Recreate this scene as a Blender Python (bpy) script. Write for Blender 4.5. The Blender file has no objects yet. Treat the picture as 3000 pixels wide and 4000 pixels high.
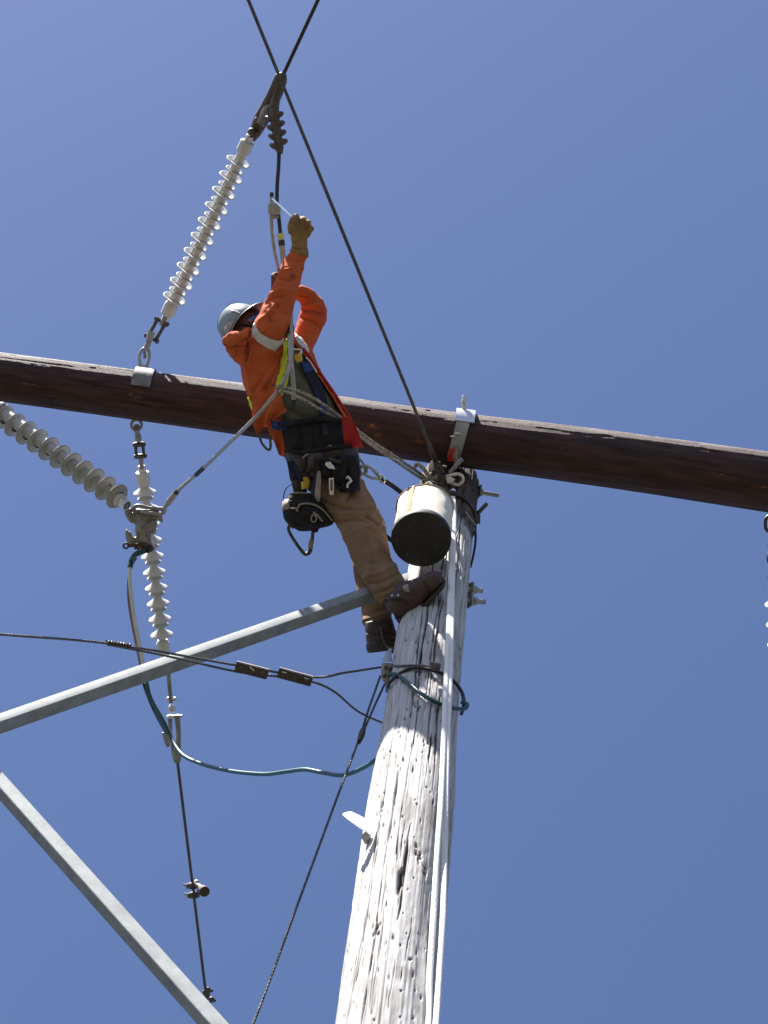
import bpy, bmesh, math, random
import numpy as np
from mathutils import Vector, Matrix, noise
from mathutils.bvhtree import BVHTree

random.seed(7)
rng = np.random.default_rng(7)
sc = bpy.context.scene
COL = sc.collection

# ------------------------------------------------------------------ camera, sky, sun, exposure
F = 8978.0                       # focal length in photo pixels (3000 x 4000)
PITCH = math.radians(67.0)
ROLL = math.radians(10.28)
CAM = Vector((0, 0, 1.6))
FWD = Vector((0, math.cos(PITCH), math.sin(PITCH)))
_r0 = Vector((1, 0, 0))
_u0 = Vector((0, -math.sin(PITCH), math.cos(PITCH)))
RGT = _r0 * math.cos(ROLL) + _u0 * math.sin(ROLL)
UPV = -_r0 * math.sin(ROLL) + _u0 * math.cos(ROLL)
cd = bpy.data.cameras.new('camera')
cd.lens = F / 4000 * 36
cd.sensor_width = 36
cd.sensor_fit = 'AUTO'
cd.clip_end = 5000
cam = bpy.data.objects.new('camera', cd)
COL.objects.link(cam)
cam.matrix_world = Matrix(((RGT.x, UPV.x, -FWD.x, CAM.x), (RGT.y, UPV.y, -FWD.y, CAM.y), (RGT.z, UPV.z, -FWD.z, CAM.z), (0, 0, 0, 1)))
sc.camera = cam

SUN_EL = math.radians(60)
SUN_AZ = math.radians(50)        # to the left of the direction back towards the camera
SUN = Vector((-math.sin(SUN_AZ) * math.cos(SUN_EL), -math.cos(SUN_AZ) * math.cos(SUN_EL), math.sin(SUN_EL)))
w = bpy.data.worlds.new('World')
sc.world = w
w.use_nodes = True
nt = w.node_tree
bg = nt.nodes['Background']
sky = nt.nodes.new('ShaderNodeTexSky')
sky.sky_type = 'NISHITA'
sky.sun_disc = False
sky.sun_elevation = SUN_EL
sky.sun_rotation = math.atan2(SUN.x, SUN.y)
sky.altitude = 600
sky.air_density = 1.0
sky.dust_density = 1.4
sky.ozone_density = 6.0
wb = nt.nodes.new('ShaderNodeMix')          # camera white balance of the sky, the same in every direction
wb.data_type = 'RGBA'
wb.blend_type = 'MULTIPLY'
wb.inputs['Factor'].default_value = 1.0
wb.inputs['B'].default_value = (1.0, 0.92, 0.96, 1)
nt.links.new(sky.outputs[0], wb.inputs['A'])
nt.links.new(wb.outputs['Result'], bg.inputs['Color'])
bg.inputs['Strength'].default_value = 0.0525
sl = bpy.data.lights.new('sun', 'SUN')
sl.energy = 5.0
sl.angle = math.radians(0.53)
sl.color = (1.0, 0.96, 0.9)
so = bpy.data.objects.new('sun', sl)
COL.objects.link(so)
so.rotation_euler = SUN.to_track_quat('Z', 'Y').to_euler()
so.location = (0, 0, 40)
sc.view_settings.view_transform = 'Standard'
sc.view_settings.look = 'None'
sc.view_settings.gamma = 1.0
sc.view_settings.use_curve_mapping = False
sc.view_settings.exposure = 1.78
sc.cycles.max_bounces = 8


# ------------------------------------------------------------------ helpers
def at(px, py, d):
    return CAM + (FWD + RGT * ((px - 1500) / F) - UPV * ((py - 2000) / F)) * d


def ray(px, py):
    return FWD + RGT * ((px - 1500) / F) - UPV * ((py - 2000) / F)


def proj(v):
    q = Vector(v) - CAM
    d = q.dot(FWD)
    return 1500 + q.dot(RGT) / d * F, 2000 - q.dot(UPV) / d * F, d


def spline(pts, n=8):
    P = [Vector(p) for p in pts]
    if len(P) < 3:
        return P
    out = []
    Q = [P[0] * 2 - P[1]] + P + [P[-1] * 2 - P[-2]]
    for i in range(1, len(Q) - 2):
        a, b, c, d = Q[i - 1], Q[i], Q[i + 1], Q[i + 2]
        for k in range(n):
            t = k / n
            out.append(0.5 * ((2 * b) + (c - a) * t + (2 * a - 5 * b + 4 * c - d) * t * t + (3 * b - a - 3 * c + d) * t ** 3))
    out.append(P[-1])
    return out


def frames(path):
    T = []
    for i in range(len(path)):
        a = path[max(i - 1, 0)]
        b = path[min(i + 1, len(path) - 1)]
        t = (b - a)
        T.append(t.normalized() if t.length > 1e-9 else Vector((0, 0, 1)))
    n = T[0].orthogonal().normalized()
    out = []
    for i, t in enumerate(T):
        n = (n - t * n.dot(t))
        n = n.normalized() if n.length > 1e-6 else t.orthogonal().normalized()
        out.append((t, n, t.cross(n)))
    return out


class MB:
    def __init__(s):
        s.v = []
        s.f = []

    def rings(s, R, cap=True, closed=False):
        n = len(R[0])
        b = len(s.v)
        for r in R:
            s.v.extend(Vector(p) for p in r)
        m = len(R)
        for i in range(m if closed else m - 1):
            i2 = (i + 1) % m
            for k in range(n):
                k2 = (k + 1) % n
                s.f.append((b + i * n + k, b + i * n + k2, b + i2 * n + k2, b + i2 * n + k))
        if cap and not closed:
            for r, off in ((R[0], 0), (R[-1], (m - 1) * n)):
                c = sum((Vector(p) for p in r), Vector()) / n
                ci = len(s.v)
                s.v.append(c)
                for k in range(n):
                    k2 = (k + 1) % n
                    s.f.append((b + off + k2, b + off + k, ci) if off == 0 else (b + off + k, b + off + k2, ci))
        return s

    def tube(s, path, r, n=10, cap=True, closed=False):
        path = [Vector(p) for p in path]
        rr = r if hasattr(r, '__len__') else [r] * len(path)
        if len(rr) != len(path):
            rr = list(np.interp(np.linspace(0, 1, len(path)), np.linspace(0, 1, len(rr)), rr))
        R = []
        fr = frames(path if not closed else path + [path[0]])
        for p, q, (t, a, b) in zip(path, rr, fr):
            R.append([p + (a * math.cos(2 * math.pi * k / n) + b * math.sin(2 * math.pi * k / n)) * q for k in range(n)])
        return s.rings(R, cap, closed)

    def lathe(s, A, ax, prof, n=24, cap=True):
        """prof = [(distance along ax, radius)]"""
        A = Vector(A)
        ax = Vector(ax).normalized()
        a = ax.orthogonal().normalized()
        b = ax.cross(a)
        R = [[A + ax * h + (a * math.cos(2 * math.pi * k / n) + b * math.sin(2 * math.pi * k / n)) * max(r, 1e-4) for k in range(n)] for h, r in prof]
        return s.rings(R, cap)

    def box(s, c, ax, ay, az, bev=0.0):
        """box with half-extent vectors; small chamfer along az's four edges"""
        c, ax, ay, az = Vector(c), Vector(ax), Vector(ay), Vector(az)
        bx = min(bev / max(ax.length, 1e-6), 0.45)
        by = min(bev / max(ay.length, 1e-6), 0.45)
        bz = min(bev / max(az.length, 1e-6), 0.45)
        if bev <= 0:
            pts = [(-1, -1), (1, -1), (1, 1), (-1, 1)]
            R = [[c + ax * x + ay * y + az * z for x, y in pts] for z in (-1, 1)]
        else:
            def oct(q):
                return [(-1 + q * bx, -1 + 0 * by + (q - 1) * 0), (1 - q * bx, -1), (1, -1 + q * by), (1, 1 - q * by), (1 - q * bx, 1), (-1 + q * bx, 1), (-1, 1 - q * by), (-1, -1 + q * by)]
            o1 = oct(1.0)
            o2 = [(x * (1 - bx), y * (1 - by)) for x, y in o1]
            R = [[c + ax * x + ay * y + az * z for x, y in o] for o, z in ((o2, -1), (o1, -1 + bz), (o1, 1 - bz), (o2, 1))]
        return s.rings(R, True)

    def ell(s, c, ax, ay, az, n=20, m=12):
        c, ax, ay, az = Vector(c), Vector(ax), Vector(ay), Vector(az)
        R = []
        for i in range(m + 1):
            t = -math.pi / 2 + math.pi * min(max(i / m, 0.003), 0.997)
            R.append([c + (ax * math.cos(2 * math.pi * k / n) + ay * math.sin(2 * math.pi * k / n)) * math.cos(t) + az * math.sin(t) for k in range(n)])
        return s.rings(R, True)

    def loft(s, st, n=28, sub=3, power=1.0):
        """stations (xL, yL, xR, yR, depth, half thickness): an elliptical section spanned between the two points"""
        A = np.array(st, float)
        if sub > 1 and len(A) > 2:
            cols = []
            Q = [Vector((*A[i][:3],)) for i in range(len(A))]
            P1 = spline(Q, sub)
            Q = [Vector((*A[i][3:6],)) for i in range(len(A))]
            P2 = spline(Q, sub)
            A = np.array([[*p, *q] for p, q in zip(P1, P2)])
        R = []
        for xl, yl, xr, yr, d, th in A:
            L, Rr = at(xl, yl, d), at(xr, yr, d)
            c, a = (L + Rr) / 2, (Rr - L) / 2
            b = FWD * th
            R.append([c + a * (math.copysign(abs(math.cos(2 * math.pi * k / n)) ** power, math.cos(2 * math.pi * k / n))) + b * (math.copysign(abs(math.sin(2 * math.pi * k / n)) ** power, math.sin(2 * math.pi * k / n))) for k in range(n)])
        return s.rings(R, True)

    def sheet(s, grid, thick=0.0):
        """grid of points [row][col] -> surface; with thickness towards the far side"""
        b = len(s.v)
        m, n = len(grid), len(grid[0])
        for row in grid:
            s.v.extend(Vector(p) for p in row)
        for i in range(m - 1):
            for j in range(n - 1):
                s.f.append((b + i * n + j, b + i * n + j + 1, b + (i + 1) * n + j + 1, b + (i + 1) * n + j))
        if thick:
            b2 = len(s.v)
            for row in grid:
                s.v.extend(Vector(p) + FWD * thick for p in row)
            for i in range(m - 1):
                for j in range(n - 1):
                    s.f.append((b2 + i * n + j, b2 + (i + 1) * n + j, b2 + (i + 1) * n + j + 1, b2 + i * n + j + 1))
            edge = [(0, j) for j in range(n)] + [(i, n - 1) for i in range(1, m)] + [(m - 1, j) for j in range(n - 2, -1, -1)] + [(i, 0) for i in range(m - 2, 0, -1)]
            for (i, j), (i2, j2) in zip(edge, edge[1:] + edge[:1]):
                s.f.append((b + i * n + j, b2 + i * n + j, b2 + i2 * n + j2, b + i2 * n + j2))
        return s

    def mesh(s, name, origin=Vector()):
        me = bpy.data.meshes.new(name)
        me.from_pydata([tuple(p - origin) for p in s.v], [], s.f)
        me.update()
        return me


WLOC = {}


def place(o, origin, parent):
    COL.objects.link(o)
    WLOC[o.name] = Vector(origin)
    if parent is not None:
        o.parent = parent
        o.location = Vector(origin) - WLOC[parent.name]
    else:
        o.location = origin


def smooth_mesh(me, ang=40):
    bm = bmesh.new()
    bm.from_mesh(me)
    bmesh.ops.recalc_face_normals(bm, faces=bm.faces)
    lim = math.radians(ang)
    for f in bm.faces:
        f.smooth = True
    for e in bm.edges:
        if len(e.link_faces) == 2 and e.calc_face_angle(0) > lim:
            e.smooth = False
    bm.to_mesh(me)
    bm.free()


def tag(o, label=None, cat=None, group=None, kind=None):
    if label:
        o['label'] = label
    if cat:
        o['category'] = cat
    if group:
        o['group'] = group
    if kind:
        o['kind'] = kind
    return o


def add(name, mb, m, parent=None, label=None, cat=None, group=None, kind=None, origin=None, ang=40):
    org = Vector(origin) if origin is not None else sum(mb.v, Vector()) / len(mb.v)
    me = mb.mesh(name, org)
    smooth_mesh(me, ang)
    me.materials.append(m)
    o = bpy.data.objects.new(name, me)
    place(o, org, parent)
    return tag(o, label, cat, group, kind)


def thing(name, base, label, cat, group=None):
    o = bpy.data.objects.new(name, None)
    o.empty_display_size = 0.1
    place(o, Vector(base), None)
    return tag(o, label, cat, group)


# ------------------------------------------------------------------ materials
def mat(name, col, rough=0.6, metal=0.0, col2=None, scale=20.0, bump=0.0, bscale=60.0, stretch=None, spec=0.5, detail=6.0, lo=0.35, hi=0.65):
    m = bpy.data.materials.new(name)
    m.use_nodes = True
    n = m.node_tree
    b = n.nodes['Principled BSDF']
    b.inputs['Base Color'].default_value = (*col, 1)
    b.inputs['Roughness'].default_value = rough
    b.inputs['Metallic'].default_value = metal
    b.inputs['Specular IOR Level'].default_value = spec
    tc = n.nodes.new('ShaderNodeTexCoord')
    src = tc.outputs['Object']
    if stretch:
        mp = n.nodes.new('ShaderNodeMapping')
        mp.inputs['Scale'].default_value = stretch
        n.links.new(src, mp.inputs['Vector'])
        src = mp.outputs[0]
    if col2:
        t = n.nodes.new('ShaderNodeTexNoise')
        t.inputs['Scale'].default_value = scale
        t.inputs['Detail'].default_value = detail
        n.links.new(src, t.inputs['Vector'])
        r = n.nodes.new('ShaderNodeValToRGB')
        r.color_ramp.elements[0].position = lo
        r.color_ramp.elements[1].position = hi
        r.color_ramp.elements[0].color = (*col, 1)
        r.color_ramp.elements[1].color = (*col2, 1)
        n.links.new(t.outputs['Fac'], r.inputs['Fac'])
        n.links.new(r.outputs['Color'], b.inputs['Base Color'])
    if bump:
        t2 = n.nodes.new('ShaderNodeTexNoise')
        t2.inputs['Scale'].default_value = bscale
        t2.inputs['Detail'].default_value = 5
        n.links.new(src, t2.inputs['Vector'])
        bp = n.nodes.new('ShaderNodeBump')
        bp.inputs['Strength'].default_value = bump
        bp.inputs['Distance'].default_value = 0.01
        n.links.new(t2.outputs['Fac'], bp.inputs['Height'])
        n.links.new(bp.outputs[0], b.inputs['Normal'])
    return m


def attr_mix(m, attr, col, fac=1.0):
    """blend towards col where the mesh attribute is high (worn, cracked, browned or stained spots, painted sunlit strip)"""
    n = m.node_tree
    b = n.nodes['Principled BSDF']
    a = n.nodes.new('ShaderNodeAttribute')
    a.attribute_name = attr
    mx = n.nodes.new('ShaderNodeMix')
    mx.data_type = 'RGBA'
    mul = n.nodes.new('ShaderNodeMath')
    mul.operation = 'MULTIPLY'
    mul.inputs[1].default_value = fac
    n.links.new(a.outputs['Fac'], mul.inputs[0])
    n.links.new(mul.outputs[0], mx.inputs['Factor'])
    old = b.inputs['Base Color'].links
    if old:
        n.links.new(old[0].from_socket, mx.inputs['A'])
    else:
        mx.inputs['A'].default_value = b.inputs['Base Color'].default_value
    mx.inputs['B'].default_value = (*col, 1)
    n.links.new(mx.outputs['Result'], b.inputs['Base Color'])
    return m


M = {}
M['pole'] = attr_mix(attr_mix(mat('weathered_grey_wood', (0.36, 0.348, 0.342), 0.9, 0, (0.53, 0.516, 0.508), 7, 0.3, 70, (14, 14, 0.7), spec=0.2), 'brown_tone', (0.065, 0.046, 0.038), 0.92), 'crack', (0.045, 0.03, 0.022), 0.92)
M['splinter'] = mat('pale_split_wood', (0.78, 0.76, 0.74), 0.9, 0, (0.82, 0.81, 0.8), 10, 0.4, 60, (3, 3, 20), spec=0.2)
M['arm'] = attr_mix(attr_mix(mat('creosoted_brown_wood', (0.032, 0.0170, 0.0160), 0.72, 0, (0.070, 0.036, 0.033), 4, 0.6, 60, (1.0, 9, 9), spec=0.3), 'lit_bleach', (0.27, 0.245, 0.245), 0.85), 'scar', (0.30, 0.12, 0.04), 0.8)
M['galv'] = mat('galvanised_steel', (0.22, 0.23, 0.24), 0.5, 0.25, (0.31, 0.325, 0.34), 16, 0.08, 30)
M['brace'] = mat('galvanised_brace_steel', (0.165, 0.178, 0.186), 0.7, 0.0, (0.265, 0.284, 0.292), 14, 0.06, 40, detail=5, lo=0.25, hi=0.75, spec=0.15)
M['collar'] = mat('tarnished_zinc_collar', (0.12, 0.12, 0.12), 0.65, 0.1, (0.2, 0.2, 0.2), 20, 0.2, 40)
M['dull'] = mat('dull_cast_steel', (0.20, 0.19, 0.18), 0.55, 0.4, (0.31, 0.295, 0.28), 22, 0.25, 40)
M['dark_steel'] = mat('dark_forged_steel', (0.05, 0.04, 0.038), 0.5, 0.5, (0.10, 0.08, 0.07), 30, 0.2, 60)
M['bronze'] = mat('brown_weathered_clamp', (0.06, 0.047, 0.04), 0.5, 0.4, (0.12, 0.085, 0.06), 30, 0.2, 50)
M['rust'] = mat('rusty_steel', (0.055, 0.038, 0.034), 0.75, 0.3, (0.10, 0.062, 0.05), 30, 0.2, 60)
M['wire'] = mat('weathered_steel_strand', (0.070, 0.066, 0.072), 0.55, 0.4, (0.12, 0.112, 0.118), 40)
M['black_wire'] = mat('black_insulated_wire', (0.018, 0.014, 0.016), 0.5)
M['conductor'] = mat('weathered_brown_conductor', (0.06, 0.045, 0.045), 0.5, 0.3, (0.11, 0.085, 0.08), 40)
M['silicone'] = mat('grey_silicone_rubber', (0.50, 0.50, 0.48), 0.45, 0, (0.57, 0.57, 0.55), 12, spec=0.4)
M['porcelain'] = mat('grey_polymer', (0.30, 0.30, 0.285), 0.5, 0, (0.35, 0.35, 0.335), 12, spec=0.4)
M['bright'] = mat('bright_zinc', (0.50, 0.50, 0.50), 0.35, 0.6, (0.60, 0.60, 0.60), 20)
M['teal'] = mat('teal_cable_jacket', (0.010, 0.058, 0.056), 0.38, 0, (0.016, 0.078, 0.075), 25, spec=0.4)
M['clear'] = mat('grey_clear_cable_jacket', (0.30, 0.27, 0.25), 0.3, 0, (0.36, 0.33, 0.31), 30, spec=0.6)
M['teal_glare'] = mat('teal_jacket_painted_glare', (0.52, 0.58, 0.58), 0.2, 0, (0.60, 0.66, 0.66), 30, spec=0.7)  # pale colour stands in for sun glare on the teal cable
M['mauve'] = mat('mauve_cable_jacket', (0.15, 0.10, 0.10), 0.4, 0, (0.19, 0.135, 0.135), 30)
M['tape'] = mat('black_tape', (0.012, 0.012, 0.016), 0.5)
M['rope'] = mat('white_braided_rope', (0.70, 0.68, 0.66), 0.9, 0, (0.80, 0.79, 0.78), 90, 0.4, 200, spec=0.1)
M['rope_fleck'] = mat('flecked_grey_rope', (0.16, 0.14, 0.12), 0.9, 0, (0.40, 0.36, 0.30), 70, 0.4, 200, spec=0.1, lo=0.4, hi=0.5)
M['canvas'] = mat('cream_canvas', (0.66, 0.60, 0.50), 0.9, 0, (0.76, 0.71, 0.62), 9, 0.3, 300, spec=0.1)
M['canvas_trim'] = mat('tan_webbing', (0.30, 0.23, 0.15), 0.9, 0, (0.38, 0.30, 0.2), 40, spec=0.1)
M['bucket_base'] = mat('dark_rubber_base', (0.012, 0.010, 0.010), 0.65, 0, (0.020, 0.017, 0.016), 25, 0.2, 40)
M['orange'] = mat('orange_workwear', (0.46, 0.092, 0.032), 0.85, 0, (0.53, 0.116, 0.042), 7, 0.25, 240, spec=0.12)
M['orange'] = attr_mix(M['orange'], 'grease', (0.05, 0.025, 0.015), 0.75)
M['red'] = mat('red_zip_edge', (0.33, 0.022, 0.02), 0.8, spec=0.2)
M['reflect'] = mat('silver_reflective_tape', (0.50, 0.47, 0.45), 0.5, 0.0, (0.56, 0.53, 0.5), 30, spec=0.4)
M['hivis'] = mat('lime_hivis_tape', (0.50, 0.55, 0.03), 0.7, 0, (0.58, 0.62, 0.05), 40, spec=0.2)
M['shirt'] = mat('grey_green_shirt', (0.105, 0.10, 0.075), 0.9, 0, (0.125, 0.12, 0.09), 10, 0.3, 200, spec=0.1)
M['trousers'] = mat('brown_duck_cloth', (0.175, 0.110, 0.068), 0.9, 0, (0.235, 0.152, 0.098), 9, 0.3, 260, spec=0.1)
M['leather'] = mat('dark_brown_leather', (0.036, 0.019, 0.015), 0.6, 0, (0.062, 0.033, 0.025), 25, 0.3, 60)
M['dark_leather'] = mat('oily_dark_leather', (0.022, 0.012, 0.011), 0.6, 0, (0.042, 0.024, 0.02), 25, 0.3, 60)
M['sole'] = mat('black_rubber_sole', (0.02, 0.017, 0.016), 0.7, 0, (0.035, 0.03, 0.028), 40, 0.3, 60)
M['glove'] = mat('tan_leather_glove', (0.22, 0.125, 0.05), 0.75, 0, (0.30, 0.18, 0.08), 22, 0.3, 90, spec=0.2)
M['glove_dark'] = mat('dark_worn_glove', (0.10, 0.045, 0.03), 0.75, 0, (0.14, 0.07, 0.045), 22, 0.3, 90, spec=0.2)
M['skin'] = mat('tanned_skin', (0.20, 0.085, 0.062), 0.6, 0, (0.24, 0.10, 0.075), 40, 0.1, 120)
M['helmet'] = mat('grey_hard_hat_plastic', (0.19, 0.21, 0.215), 0.3, 0, (0.215, 0.235, 0.24), 6, spec=0.5)
M['black_fabric'] = mat('black_nylon', (0.013, 0.012, 0.013), 0.85, 0, (0.024, 0.021, 0.023), 30, 0.4, 150, spec=0.2)
M['navy'] = mat('navy_nylon', (0.014, 0.015, 0.028), 0.8, 0, (0.022, 0.024, 0.042), 30, 0.3, 150, spec=0.2)
M['blue'] = mat('blue_webbing', (0.022, 0.042, 0.15), 0.8, 0, (0.034, 0.06, 0.19), 50, 0.3, 200, spec=0.2)
M['trim'] = mat('grey_piping', (0.20, 0.17, 0.14), 0.8, 0, (0.26, 0.22, 0.19), 40)
M['yellow'] = mat('yellow_plastic', (0.52, 0.34, 0.02), 0.5, 0, (0.6, 0.4, 0.03), 20)
M['lime_ferrule'] = mat('pale_yellow_ferrule', (0.55, 0.58, 0.25), 0.5)
M['redtape'] = mat('red_tape', (0.6, 0.03, 0.015), 0.6)
M['grip_red'] = mat('dull_red_grip', (0.16, 0.05, 0.06), 0.5)
M['chrome'] = mat('polished_steel', (0.7, 0.7, 0.72), 0.2, 1.0)
M['lens'] = mat('blue_tinted_lens', (0.02, 0.03, 0.10), 0.1)
M['sticker'] = mat('pale_pink_sticker', (0.62, 0.52, 0.52), 0.5)
M['print'] = mat('purple_print', (0.06, 0.035, 0.10), 0.6)
M['ground'] = mat('dark_gravel_and_scrub', (0.045, 0.040, 0.032), 0.95, 0, (0.030, 0.034, 0.020), 0.3, 0.3, 3)

# ------------------------------------------------------------------ ground
g = MB()
g.sheet([[Vector((x, y, 0)) for x in np.linspace(-1500, 1500, 25)] for y in np.linspace(-1500, 1500, 25)])
add('ground', g, M['ground'], kind='structure', origin=(0, 0, 0))

# ------------------------------------------------------------------ wooden pole
P0 = at(1660, 2695, 9.98)
PX, PY = P0.x, P0.y


def pole_r(z):
    return 0.1605 - 0.0030 * (z - P0.z)


def pole_hit(px, py, extra=0.0, back=False):
    d = ray(px, py)
    R = 0.16 + extra
    for _ in range(4):
        a = d.x ** 2 + d.y ** 2
        ox, oy = CAM.x - PX, CAM.y - PY
        b = d.x * ox + d.y * oy
        c = ox * ox + oy * oy - R * R
        q = b * b - a * c
        if q < 0:
            return -b / a
        t = (-b + (math.sqrt(q) if back else -math.sqrt(q))) / a
        R = pole_r((CAM + d * t).z) + extra
    return t


def pole_pt(z, ang, extra=0.0):
    """ang: 0 faces the camera, positive to the right"""
    r = pole_r(z) + extra
    base = math.atan2(CAM.x - PX, -(CAM.y - PY))
    a = ang
    # direction towards the camera, rotated
    tx, ty = CAM.x - PX, CAM.y - PY
    l = math.hypot(tx, ty)
    tx, ty = tx / l, ty / l
    rx, ry = -ty, tx
    return Vector((PX + (tx * math.cos(a) + rx * math.sin(a)) * r, PY + (ty * math.cos(a) + ry * math.sin(a)) * r, z))


def zpix(py):
    """height on the pole axis seen at photo row py"""
    lo, hi = 0.0, 20.0
    for _ in range(50):
        m_ = (lo + hi) / 2
        if proj((PX, PY, m_))[1] > py:
            lo = m_
        else:
            hi = m_
    return lo


def vnoise(nz, nt_, fz, ft):
    """value noise on a (z, theta) grid, periodic in theta; fz, ft = number of cells"""
    G = rng.random((fz + 2, ft))
    zz = np.linspace(0, fz - 1e-6, nz)
    tt = np.linspace(0, ft, nt_, endpoint=False)
    zi, ti = zz.astype(int), tt.astype(int)
    zf, tf = zz - zi, tt - ti
    zf, tf = zf * zf * (3 - 2 * zf), tf * tf * (3 - 2 * tf)
    a = G[zi][:, ti % ft]
    b = G[zi][:, (ti + 1) % ft]
    c = G[zi + 1][:, ti % ft]
    d = G[zi + 1][:, (ti + 1) % ft]
    return (a * (1 - tf) + b * tf) * (1 - zf)[:, None] + (c * (1 - tf) + d * tf) * zf[:, None]


def log_mesh(name, centre_fn, radius_fn, L, NZ, NT, cracks, nicks, rough, gouges=()):
    """a weathered round timber: returns mesh with real checks and nicks and a 'crack' attribute"""
    S = np.linspace(0, L, NZ)
    TH = np.linspace(0, 2 * math.pi, NT, endpoint=False)
    disp = np.zeros((NZ, NT))
    crack = np.zeros((NZ, NT))
    disp += (vnoise(NZ, NT, max(3, int(L * 1.2)), 7) - 0.5) * rough * 2.0
    disp += (vnoise(NZ, NT, max(3, int(L * 1.3)), 34) - 0.5) * rough * 0.5
    disp += (vnoise(NZ, NT, max(3, int(L * 0.8)), 120) - 0.5) * rough * 0.35
    disp += (vnoise(NZ, NT, max(3, int(L * 30)), 120) - 0.5) * rough * 0.10
    fine = vnoise(NZ, NT, max(3, int(L * 2.2)), 150)
    crack += np.clip(fine - 0.84, 0, 1) * 1.5
    disp -= np.clip(fine - 0.78, 0, 1) * rough * 1.2
    Rm = radius_fn(L / 2)
    for (th0, s0, s1, wid, dep) in cracks:
        k = np.clip((S - s0) / max(s1 - s0, 1e-6), 0, 1)
        inside = (S > s0) & (S < s1)
        nk_ = max(4, int((s1 - s0) / 0.09))
        walk = np.cumsum(rng.normal(0, 0.0024, nk_ + 1)) / Rm
        wob = np.interp(S, np.linspace(s0, s1, nk_ + 1), walk - walk.mean())
        mod = np.interp(S, np.linspace(s0, s1, nk_ + 1), 0.35 + 0.65 * rng.random(nk_ + 1))
        prof = np.sin(math.pi * k) ** 0.4 * inside * mod
        dth = (TH[None, :] - (th0 + wob)[:, None] + math.pi) % (2 * math.pi) - math.pi
        x = dth * Rm / (wid * np.maximum(prof, 0.25)[:, None])
        gsh = np.exp(-x * x) * (prof > 0.02)[:, None]
        disp -= gsh * dep * prof[:, None]
        crack = np.maximum(crack, np.clip(gsh * 1.5 - 0.2, 0, 1) * np.minimum(prof * 1.6, 1)[:, None])
    for (th0, s0, ws, wt, dep) in nicks:
        i0, i1 = np.searchsorted(S, [s0 - 3 * ws, s0 + 3 * ws])
        dth = (TH - th0 + math.pi) % (2 * math.pi) - math.pi
        j = np.where(np.abs(dth) * Rm < 3 * wt)[0]
        if len(j) == 0 or i1 <= i0:
            continue
        gx = np.exp(-(((S[i0:i1] - s0) / ws) ** 2))[:, None] * np.exp(-((dth[j] * Rm / wt) ** 2))[None, :]
        sub = np.ix_(range(i0, i1), j)
        disp[sub] -= gx * dep
        crack[sub] = np.maximum(crack[sub], np.clip(gx * 1.5 - 0.3, 0, 1) * min(1.0, dep / 0.006))
    V = np.zeros((NZ, NT, 3))
    for i, s_ in enumerate(S):
        c, a, b = centre_fn(s_)
        r = radius_fn(s_) + disp[i]
        V[i] = np.array(c)[None, :] + (np.cos(TH) * r)[:, None] * np.array(a)[None, :] + (np.sin(TH) * r)[:, None] * np.array(b)[None, :]
    V = V.reshape(-1, 3)
    i, j = np.meshgrid(np.arange(NZ - 1), np.arange(NT), indexing='ij')
    j2 = (j + 1) % NT
    Q = np.stack([i * NT + j, i * NT + j2, (i + 1) * NT + j2, (i + 1) * NT + j], -1).reshape(-1, 4)
    ctr = V.mean(0)
    V -= ctr
    caps = [list(range(NT))[::-1], list(range((NZ - 1) * NT, NZ * NT))]
    me = bpy.data.meshes.new(name)
    me.from_pydata(V.tolist(), [], Q.tolist() + caps)
    me.update()
    me.shade_smooth()
    at_ = me.attributes.new('crack', 'FLOAT', 'POINT')
    at_.data.foreach_set('value', crack.reshape(-1).astype(np.float32))
    return me, Vector(ctr), S, TH, V + ctr


# crossarm axis: in front of the pole, its centre line where the photo shows it
tx, ty = CAM.x - PX, CAM.y - PY
l_ = math.hypot(tx, ty)
TOCAM = Vector((tx / l_, ty / l_, 0))
ARM_R = 0.142
zl, zh = 8.0, 18.0
for _ in range(60):
    z_ = (zl + zh) / 2
    q = Vector((PX, PY, z_)) + TOCAM * (0.15 + ARM_R + 0.004)
    u, v, d = proj(q)
    if v > 1472 + 0.1367 * u:
        zl = z_
    else:
        zh = z_
AQ = Vector((PX, PY, zl)) + TOCAM * (0.15 + ARM_R + 0.004)
dr = ray(0, 1472)
AL = CAM + dr * ((AQ.z - CAM.z) / dr.z)
AU = (AQ - AL).normalized()          # crossarm direction, left to right
AN = Vector((AU.y, -AU.x, 0)).normalized()
if AN.dot(TOCAM) < 0:
    AN = -AN
ZTOP = AQ.z + 0.10
print('pole', PX, PY, 'P0', P0, 'arm', AQ, AU, proj(AQ), proj(AL), [proj(AQ + AU * k) for k in (1, 1.6)])


def hplane(px, py, off=0.0):
    """point of the upright plane through the pole axis along the crossarm, moved off towards the camera"""
    d = ray(px, py)
    o = Vector((PX, PY, 0)) + AN * off
    t = (o - CAM).dot(AN) / d.dot(AN)
    return CAM + d * t


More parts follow.
